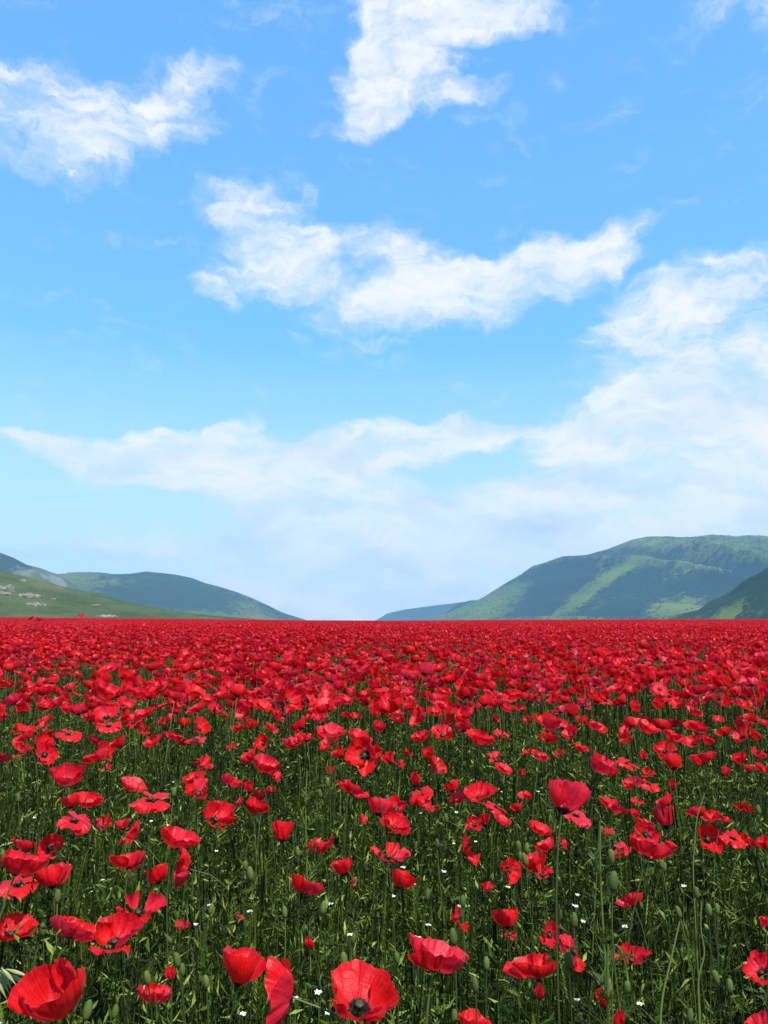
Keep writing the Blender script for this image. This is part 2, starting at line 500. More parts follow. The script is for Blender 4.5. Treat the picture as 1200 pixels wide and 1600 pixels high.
z_main = make_hill('mountain', 'long scrub covered mountain with a rounded green top, right of the valley', 'mountain', 3600,
    [(640, 985), (685, 968), (700, 960), (735, 947), (765, 930), (800, 907), (830, 889), (850, 880), (880, 869), (895, 868), (915, 867), (950, 858), (985, 843), (1010, 838), (1045, 838), (1085, 841), (1110, 843),
     (1130, 840), (1150, 841), (1175, 848), (1200, 851), (1300, 870), (1420, 850), (1600, 900), (1800, 985)],
    1500, 1500, M_MTN, -700, 3500, spur=(95, 330, .42), rough=22, seed=2, scrub=.60, pw=1.1, nx=480, ny=170,
    scrub_shade_blobs=[(760, 945, 60, 22, 20, -.55), (880, 900, 60, 26, 20, .45), (1010, 846, 60, 8, 0, -.6), (945, 905, 75, 7, 28, -.85), (900, 942, 60, 8, 30, -.9), (985, 905, 90, 14, 20, .4), (1060, 945, 45, 14, 10, -.75),  # dark bands: scrub plus the mountain's cloud shade, put into the colour
           (860, 945, 40, 14, 30, .45), (1090, 870, 60, 14, 10, -.3), (1140, 905, 60, 12, 10, .45), (980, 950, 30, 10, 20, .35), (1170, 870, 30, 12, 0, -.2)],
    rockb=[(1165, 852, 30, 8, 0, .95), (856, 905, 12, 8, 0, .6), (1190, 870, 20, 8, 0, .6)])
make_hill('mountain', 'dark wooded hill at the right edge, in front of the long mountain', 'hill', 1250,
    [(1085, 985), (1115, 968), (1135, 955), (1160, 932), (1180, 915), (1200, 896), (1240, 870), (1320, 850), (1500, 880), (1700, 985)],
    420, 420, M_DARKHILL, 150, 1250, spur=(20, 110, .4), rough=9, seed=5, scrub=.85, pw=1.1, nx=160, ny=80,
    scrub_shade_blobs=[(1140, 958, 26, 9, 35, -.95)])
make_hill('mountain', 'faint low blue mountain far away in the gap of the valley', 'mountain', 6100,
    [(520, 985), (590, 968), (605, 958), (640, 951), (680, 946), (720, 941), (745, 938), (800, 930), (900, 940), (1000, 985)],
    420, 420, M_MTN2, -1600, 3000, spur=(8, 380, .2), rough=12, seed=8, scrub=1.1, nx=120, ny=60)
make_hill('mountain', 'small dark shoulder at the left foot of the long mountain', 'hill', 4100,
    [(655, 985), (684, 968), (700, 953), (715, 943), (735, 938), (780, 936), (860, 950), (940, 985)],
    800, 700, M_MTN2, -700, 1900, spur=(12, 260, .3), rough=8, seed=12, scrub=1.0, nx=100, ny=60)
make_hill('mountain', 'hazy blue green mountain sloping down to the right behind the left hillside', 'mountain', 3200,
    [(-40, 940), (40, 915), (85, 905), (110, 899), (150, 894), (180, 897), (205, 896), (228, 893), (250, 895), (275, 898), (298, 903), (320, 911), (345, 917), (370, 925), (395, 935), (420, 947), (440, 957), (465, 970), (500, 985)],
    1000, 1000, M_MTN2, -2300, 500, spur=(50, 280, -.45), rough=12, seed=15, scrub=.66, pw=1.05, nx=260, ny=110,
    scrub_shade_blobs=[(120, 905, 60, 8, 0, -.45), (300, 925, 70, 20, -20, .3), (400, 955, 45, 14, -25, -.35), (210, 930, 60, 22, 0, .45)],
    rockb=[(340, 942, 14, 6, 0, .85)])
make_hill('mountain', 'grey rocky ridge falling to the right at the left edge', 'mountain', 2300,
    [(-300, 830), (-120, 845), (-40, 850), (0, 864), (20, 872), (40, 884), (60, 888), (85, 897), (100, 908), (112, 921), (125, 940), (150, 985)],
    700, 700, M_MTN2, -2100, 200, spur=(30, 160, -.4), rough=26, seed=21, scrub=.42, pw=1.1, nx=220, ny=90,
    scrub_shade_blobs=[], rockb=[(20, 890, 60, 26, 0, .85), (95, 912, 26, 14, -30, 1.2), (50, 900, 40, 14, 0, .35)])
z_near = make_hill('hill', 'near grassy green hillside with pale rocks, left of the field', 'hill', 900,
    [(-420, 800), (-200, 845), (-60, 882), (0, 896), (30, 903), (60, 911), (100, 921), (140, 927), (180, 939), (240, 951), (290, 958), (340, 963), (400, 968), (470, 974), (520, 990)],
    440, 400, M_NEARHILL, -900, 260, spur=(4.5, 120, -.55), rough=5, seed=31, scrub=.12, pw=1.0, nx=300, ny=140,
    scrub_shade_blobs=[(60, 950, 60, 8, -12, -.5), (200, 940, 60, 10, -10, .25), (130, 925, 60, 6, -12, .3), (330, 962, 60, 5, -3, .35)],
    rockb=[(35, 926, 40, 5, -10, .75), (150, 952, 40, 4, -10, .5), (50, 945, 60, 4, -14, .35), (160, 962, 40, 3, -10, .72), (10, 920, 24, 6, 0, .5)])
HLAB = list(HILL)


def hit(zf, dist, front, px, py):
    d = ray(px, py)
    Y = np.linspace(dist - front, dist + 30, 700)
    z, _ = zf(d.x * Y, Y)
    k = np.nonzero(z > H_CAM + d.z * Y)[0]
    if not len(k): return None
    y = Y[k[0]]
    return Vector((d.x * y, y, float(z[k[0]])))


# ------------------------------------------------------------------ pale rocks on the near hillside
M_ROCK = plain('pale_rock', (.10, .088, .058), (.27, .24, .17), .35, .9, .1)


def rock_mesh(seed, L, W, Hh):
    r = np.random.default_rng(seed); mb = MB(); mb.smooth = False
    for k in range(7):
        cx, cy = r.uniform(-.55, .55) * L, r.uniform(-.5, .5) * W
        sx, sy, sz = r.uniform(.25, .5) * L, r.uniform(.25, .5) * W, r.uniform(.5, 1) * Hh
        nu, nv = 12, 8
        th = np.linspace(0, 2 * math.pi, nu + 1)[:-1]; ph = np.linspace(-.35 * math.pi, .5 * math.pi, nv)
        T, Pp = np.meshgrid(th, ph, indexing='ij')
        rad = .75 + .5 * vnoise(T * 1.9 + k * 7 + seed, Pp * 2.4 + 3)
        v = np.stack([cx + sx * rad * np.cos(Pp) * np.cos(T), cy + sy * rad * np.cos(Pp) * np.sin(T), sz * (rad * np.sin(Pp)) * (.8 + .3 * np.floor(3 * vnoise(T * 2, Pp * 5)) / 3)], -1).reshape(-1, 3)
        i = np.arange(nu)[:, None] * nv + np.arange(nv - 1)[None, :]
        j = ((np.arange(nu)[:, None] + 1) % nu) * nv + np.arange(nv - 1)[None, :]
        mb.add(v, np.stack([i, j, j + 1, i + 1], -1).reshape(-1, 4))
    return mb.mesh('rock_outcrop', [M_ROCK])


for k, (px, py, w_, h_, lab) in enumerate([
        (8, 919, 26, 9, 'uppermost pale rock outcrop at the left edge of the green hillside'),
        (6, 928, 20, 6, 'flat pale slab of rock under the uppermost outcrop at the left edge'),
        (42, 932, 36, 9, 'largest pale rock outcrop, in the middle of the left green hillside'),
        (55, 945, 30, 6, 'low pale rock outcrop just below the largest one on the hillside'),
        (35, 908, 10, 8, 'brownish rock outcrop near the top of the green hillside'),
        (84, 936, 8, 2.5, 'small pale rock right of the largest outcrop on the hillside'),
        (148, 946, 18, 2.5, 'thin pale streak of rock by itself on the hillside, above the lone tall poppy'),
        (162, 963, 34, 4, 'long pale rock strip at the foot of the left green hillside')]):
    p = hit(*HILL[HLAB[-1]][:3], px, py)
    if p is None: continue
    s = p.y / FOC
    o = link('rock_outcrop', rock_mesh(k + 40, w_ * s * .62, w_ * s * .5, h_ * s * .95))
    o.location = p - Vector((0, 0, h_ * s * .25))
    tag(o, lab, 'rock', 'pale rocks on the near hillside')

# ------------------------------------------------------------------ geometry-node scatter for uncountable things


def scatter(name, protos, pos, rot, scl, pick, label, cat):
    """one object of kind stuff: instances of the prototype meshes on its points"""
    me = bpy.data.meshes.new(name)
    me.vertices.add(len(pos)); me.vertices.foreach_set('co', np.asarray(pos, np.float32).ravel())
    for nm, ty, ar, key in (('rot', 'FLOAT_VECTOR', rot, 'vector'), ('scl', 'FLOAT', scl, 'value'), ('pick', 'INT', pick, 'value')):
        a = me.attributes.new(nm, ty, 'POINT')
        a.data.foreach_set(key, np.asarray(ar, np.int32 if ty == 'INT' else np.float32).ravel())
    o = link(name, me)
    c = bpy.data.collections.new(name + '_sources')
    for k, pm in enumerate(protos):
        c.objects.link(bpy.data.objects.new('%s_source_%03d' % (name, k), pm))
    g = bpy.data.node_groups.new(name, 'GeometryNodeTree')
    g.interface.new_socket('Geometry', in_out='INPUT', socket_type='NodeSocketGeometry')
    g.interface.new_socket('Geometry', in_out='OUTPUT', socket_type='NodeSocketGeometry')
    w = NT(g)
    gi = w.n('NodeGroupInput'); go = w.n('NodeGroupOutput')
    ci = w.n('GeometryNodeCollectionInfo'); ci.inputs['Collection'].default_value = c
    ci.inputs['Separate Children'].default_value = True; ci.inputs['Reset Children'].default_value = True
    ip = w.n('GeometryNodeInstanceOnPoints'); ip.inputs['Pick Instance'].default_value = True

    def attr(nm, ty):
        a = w.n('GeometryNodeInputNamedAttribute', data_type=ty); a.inputs['Name'].default_value = nm
        return a.outputs['Attribute']
    w.l(gi.outputs[0], ip.inputs['Points']); w.l(ci.outputs[0], ip.inputs['Instance'])
    w.l(attr('pick', 'INT'), ip.inputs['Instance Index']); w.l(attr('rot', 'FLOAT_VECTOR'), ip.inputs['Rotation'])
    w.l(attr('scl', 'FLOAT'), ip.inputs['Scale'])
    w.l(ip.outputs[0], go.inputs[0])
    md = o.modifiers.new('scatter', 'NODES'); md.node_group = g
    tag(o, label, cat, kind='stuff')
    return o


# scrub on the mountain sides
def bush_mesh(seed):
    r = np.random.default_rng(seed); mb = MB(); mb.smooth = False
    n = 46
    d = r.normal(size=(n, 3)); d /= np.linalg.norm(d, axis=1)[:, None]; d[:, 2] = np.abs(d[:, 2])
    c = d * r.uniform(.55, 1.0, (n, 1)) * np.array([1, 1, .85])
    for k in range(n):
        t = r.normal(size=(2, 3)); t /= np.linalg.norm(t, axis=1)[:, None]; s = r.uniform(.22, .42)
        mb.add([c[k] - t[0] * s, c[k] - t[1] * s, c[k] + t[0] * s, c[k] + t[1] * s], [[0, 1, 2, 3]], tint=r.uniform(.1, .7))
    return mb.mesh('bush', [M_SCRUB])


M_SCRUB = leaf_material('scrub_leaf', [(0, (.012, .028, .010)), (.5, (.025, .050, .016)), (1, (.055, .085, .025))], .1, .7, .2)


def build_scrub():
    P, S = [], []
    for lab, n, thr in ((HLAB[0], 6500, .05), (HLAB[1], 900, .1), (HLAB[4], 900, .2), (HLAB[6], 160, -.2)):
        zf, dist, front, sc, XX, YY, ZZ = HILL[lab]
        nx, ny = XX.shape; got = 0
        while got < n:
            i = rng.integers(0, nx - 1, 4000); j = rng.integers(0, int(ny * .7), 4000)
            ok = (sc[i, j] > thr) & (sc[i, j] < .75)
            i, j = i[ok][:n - got], j[ok][:n - got]
            x = XX[i, j] + rng.uniform(-7, 7, len(i)); y = YY[i, j] + rng.uniform(-7, 7, len(i))
            z, _ = zf(x, y)
            P.append(np.stack([x, y, z - .5], 1)); S.append(rng.uniform(1.2, 3.4, len(i)) * (.35 if dist < 1000 else .75 if dist < 2500 else 1.15)); got += len(i)
    P = np.concatenate(P); S = np.concatenate(S)
    scatter('hillside_scrub', [bush_mesh(k) for k in range(6)], P, np.stack([0 * S, 0 * S, rng.uniform(0, 6.28, len(S))], 1), S, rng.integers(0, 6, len(S)),
            'dark scrub bushes dotted over the mountain sides', 'scrub')


build_scrub()

# ------------------------------------------------------------------ poppy flowers
FORM = {  # angle at base, angle at tip, half span, ruffle, petal length, tip jitter
    'goblet': (44, 86, 72, .05, 1.15, 6), 'cup': (30, 88, 68, .07, 1.0, 10), 'bowl': (12, 68, 70, .14, 1.0, 20), 'dish': (12, 56, 72, .13, 1.0, 16),
    'saddle': (12, 72, 66, .17, 1.05, 36), 'droop': (16, -36, 64, .15, 1.0, 22), 'star': (16, 46, 36, .15, 1.1, 28), 'wilt': (30, 60, 46, .24, .85, 50), 'bud': (62, 100, 62, .05, .8, 6)}
L0 = 0.042


def petal(form, th0, r, nu, nv, inner):
    a0, a1, ph, ruf, L, jit = FORM[form]
    a0 = R(a0 + r.uniform(-6, 6) + (6 if inner else 0)); a1 = R(a1 + r.uniform(-jit, jit) + (5 if inner else 0)); ph = R(ph * r.uniform(.88, 1.08) * (.92 if inner else 1))
    L = L * L0 * r.uniform(.92, 1.06) * (.95 if inner else 1)
    u = np.linspace(-1, 1, nu); v = np.linspace(0, 1, nv)
    U, V = np.meshgrid(u, v, indexing='ij')
    p = r.uniform(0, 6.28, 8)
    smax = 1 - .17 * np.abs(u)**3 + .030 * np.sin(5 * u + p[0]) + .022 * np.sin(11 * u + p[1]) + .014 * np.sin(23 * u + p[5])
    T = V * smax[:, None]
    tt = np.linspace(0, 1.15, 80)
    al = a0 + (a1 - a0) * tt**1.15
    C = np.concatenate([[0], np.cumsum(np.cos(al[:-1]) * np.diff(tt))]); S = np.concatenate([[0], np.cumsum(np.sin(al[:-1]) * np.diff(tt))])
    rad = .0025 + L * np.interp(T, tt, C); z = L * np.interp(T, tt, S) + (.0012 if inner else 0)
    ang = np.interp(T, tt, al)
    g = .30 + .70 * sstep(0, .55, T)
    th = th0 + U * ph * g
    # ruffled, creased surface
    w = ruf * L * T**1.6 * (np.sin(2.6 * U + p[2]) + .55 * np.sin(5.3 * U + p[3] + 1.5 * V) + .40 * np.sin(10.5 * U + p[4] + 2 * V) + .26 * np.sin(19 * U + p[6] + 3 * V))
    w = w + .05 * L * T * np.sin(5 * V + 2 * U + p[7])
    fold = np.clip(np.sign(p[0] - 3.1) * U - .55 - .3 * np.cos(p[1]), 0, 1); w = w + (.55 * np.sin(p[2])) * L * fold * T      # one side of the petal turned over
    rad = np.abs(rad - w * np.sin(ang)) + .0008; z = z + w * np.cos(ang)
    P = np.stack([rad * np.cos(th), rad * np.sin(th), z], -1).reshape(-1, 3)
    return P, grid_faces(nu, nv), np.stack([(U * .5 + .5).ravel(), V.ravel()], 1)


def flower(form, seed, nu=15, nv=10):
    r = np.random.default_rng(seed); out = []
    t0 = r.uniform(0, 6.28)
    n = 4
    if form == 'wilt' and r.random() < .5: n = 3
    for k in range(n):
        out.append(petal(form, t0 + (k * math.pi if k < 2 else math.pi / 2 + (k - 2) * math.pi) + r.uniform(-.15, .15), r, nu, nv, k >= 2))
    P = np.concatenate([o[0] for o in out])
    return out, 2 * float(np.percentile(np.hypot(P[:, 0], P[:, 1]), 97)), float(np.percentile(P[:, 2], 98))


POD = [(.0002, -.001), (.0030, 0), (.0048, .003), (.0056, .007), (.0052, .0105), (.0070, .0115), (.0072, .0125), (.0040, .0135), (.0002, .0140)]


def add_pod(mb, mat=0, sides=10): lathe(mb, POD, sides, mat, .06, 5)


def add_stamens(mb, r, mat=0, n=44):
    for k in range(n):
        a = r.uniform(0, 6.28); q = r.uniform(.007, .0135); h = r.uniform(.006, .013)
        c, s = math.cos(a), math.sin(a)
        b = np.array([.0042 * c, .0042 * s, .001]); e = np.array([q * c, q * s, h]); t = np.array([-s, c, 0]) * .00025
        mb.add([b - t, b + t, e + t, e - t], [[0, 1, 2, 3]], mat)
        u = np.array([c, s, .4]) * .0012; t2 = np.array([-s, c, 0]) * .0009; z = np.array([0, 0, .0011])
        mb.add([e - u - t2, e + u - t2, e + u + t2, e - u + t2, e - z - t2, e + z - t2, e + z + t2, e - z + t2], [[0, 1, 2, 3], [4, 5, 6, 7]], mat)


def pod_mesh():
    mb = MB(); add_pod(mb); return mb.mesh('seed_pod', [M_POD])


def stamen_mesh(s):
    mb = MB(); mb.smooth = False; add_stamens(mb, np.random.default_rng(s)); return mb.mesh('stamens', [M_STAMEN])


PODM = pod_mesh(); STAM = [stamen_mesh(k) for k in range(4)]
CACHE = {}


def flower_meshes(form, seed, fine):
    key = (form, seed, fine)
    if key not in CACHE:
        nu, nv = (23, 15) if fine else (13, 9)
        out, D, Hh = flower(form, seed, nu, nv)
        ms = []
        for P, F, uv in out:
            mb = MB(); mb.add(P, F, 0, uv); ms.append(mb.mesh('petal', [M_PETAL]))
        CACHE[key] = (ms, D, Hh)
    return CACHE[key]


def axis(tilt, az):
    """flower axis: tilted from straight up towards az (0 = to the camera, 90 = right, 180 = away, 270 = left)"""
    t, a = R(tilt), R(az)
    return Vector((math.sin(t) * math.sin(a), -math.sin(t) * math.cos(a), math.cos(t)))


FLOWERS = []
BIGD = {'goblet': .058, 'cup': .055, 'bowl': .068, 'dish': .074, 'saddle': .070, 'droop': .066, 'star': .066, 'wilt': .046, 'bud': .030}


def place(px, py, w, form, tilt, az, zfix=None, jit=True):
    """where the photograph's flower stands: on its stem at a natural height, at the size it shows"""
    d = ray(px, py)
    Y = FOC * BIGD[form] / w * .96
    z = H_CAM + d.z * Y
    lo, hi = (.50, .72) if w > 30 else (.54, .70)
    if zfix is None and not lo <= z <= hi:
        zz = min(max(z, lo), hi)
        Y = (H_CAM - zz) / max(-d.z, .012)
    return Vector((d.x * Y, Y, H_CAM + d.z * Y)), w * Y / FOC


def make_poppy(px, py, w, form, tilt, az, seed, zfix=None):
    fine = w > 42
    if tilt <= 16 and form in ('bowl', 'cup', 'goblet', 'saddle', 'dish'):      # most upright blooms lean a little away and show their backs
        tilt, az = 8 + 1.1 * tilt, 180 + 70 * math.sin(seed * 1.7)
    if w <= 34: seed = seed % 7
    ms, D, Hh = flower_meshes(form, seed, fine)
    head, Dw = place(px, py, w, form, tilt, az, zfix)
    side = math.sin(R(min(tilt, 90)))
    ext = max(D, D * abs(math.cos(R(az))) * side + Hh * abs(math.sin(R(az))) * side)
    s = Dw / ext
    ax = axis(tilt, az)
    q = ax.to_track_quat('Z', 'Y') @ Quaternion((0, 0, 1), random.uniform(0, 6.28))
    org = head - ax * (Hh * s * .5)                     # the receptacle
    lean = Vector((random.gauss(0, .03), random.gauss(0, .03), 0)) - Vector((ax.x, ax.y, 0)) * .05
    base = Vector((org.x + lean.x, org.y + lean.y, 0)); base.z = float(ground_z(base.x, base.y))
    root = bpy.data.objects.new('poppy', None); COL.objects.link(root); root.location = base
    root.empty_display_size = .05
    loc = org - base
    M = Matrix.Translation(loc) @ q.to_matrix().to_4x4() @ Matrix.Scale(s, 4)
    for pm in ms: link('petal', pm, root, M)
    c = .64 * max(.45, min(1.1, s))
    Mc = Matrix.Translation(loc) @ q.to_matrix().to_4x4() @ Matrix.Scale(c, 4)
    link('seed_pod', PODM, root, Mc); link('stamens', STAM[seed % 4], root, Mc)
    h = loc.z
    bend = min(.16, .35 * h) if tilt > 50 else .10
    pts = bez((0, 0, -.01), (random.gauss(0, .02), random.gauss(0, .02), h * .55), loc - ax * bend, loc, 12)
    mb = MB(); tube(mb, pts, np.linspace(.0012, .0009, 12) * max(.8, min(1.25, s)) * (1.45 if w > 60 else 1), 6, tint=random.uniform(.0, .6))
    link('stem', mb.mesh('stem', [M_STEM]), root)
    FLOWERS.append(dict(o=root, px=px, py=py, w=w, form=form, tilt=tilt, az=az, head=head))
    return root


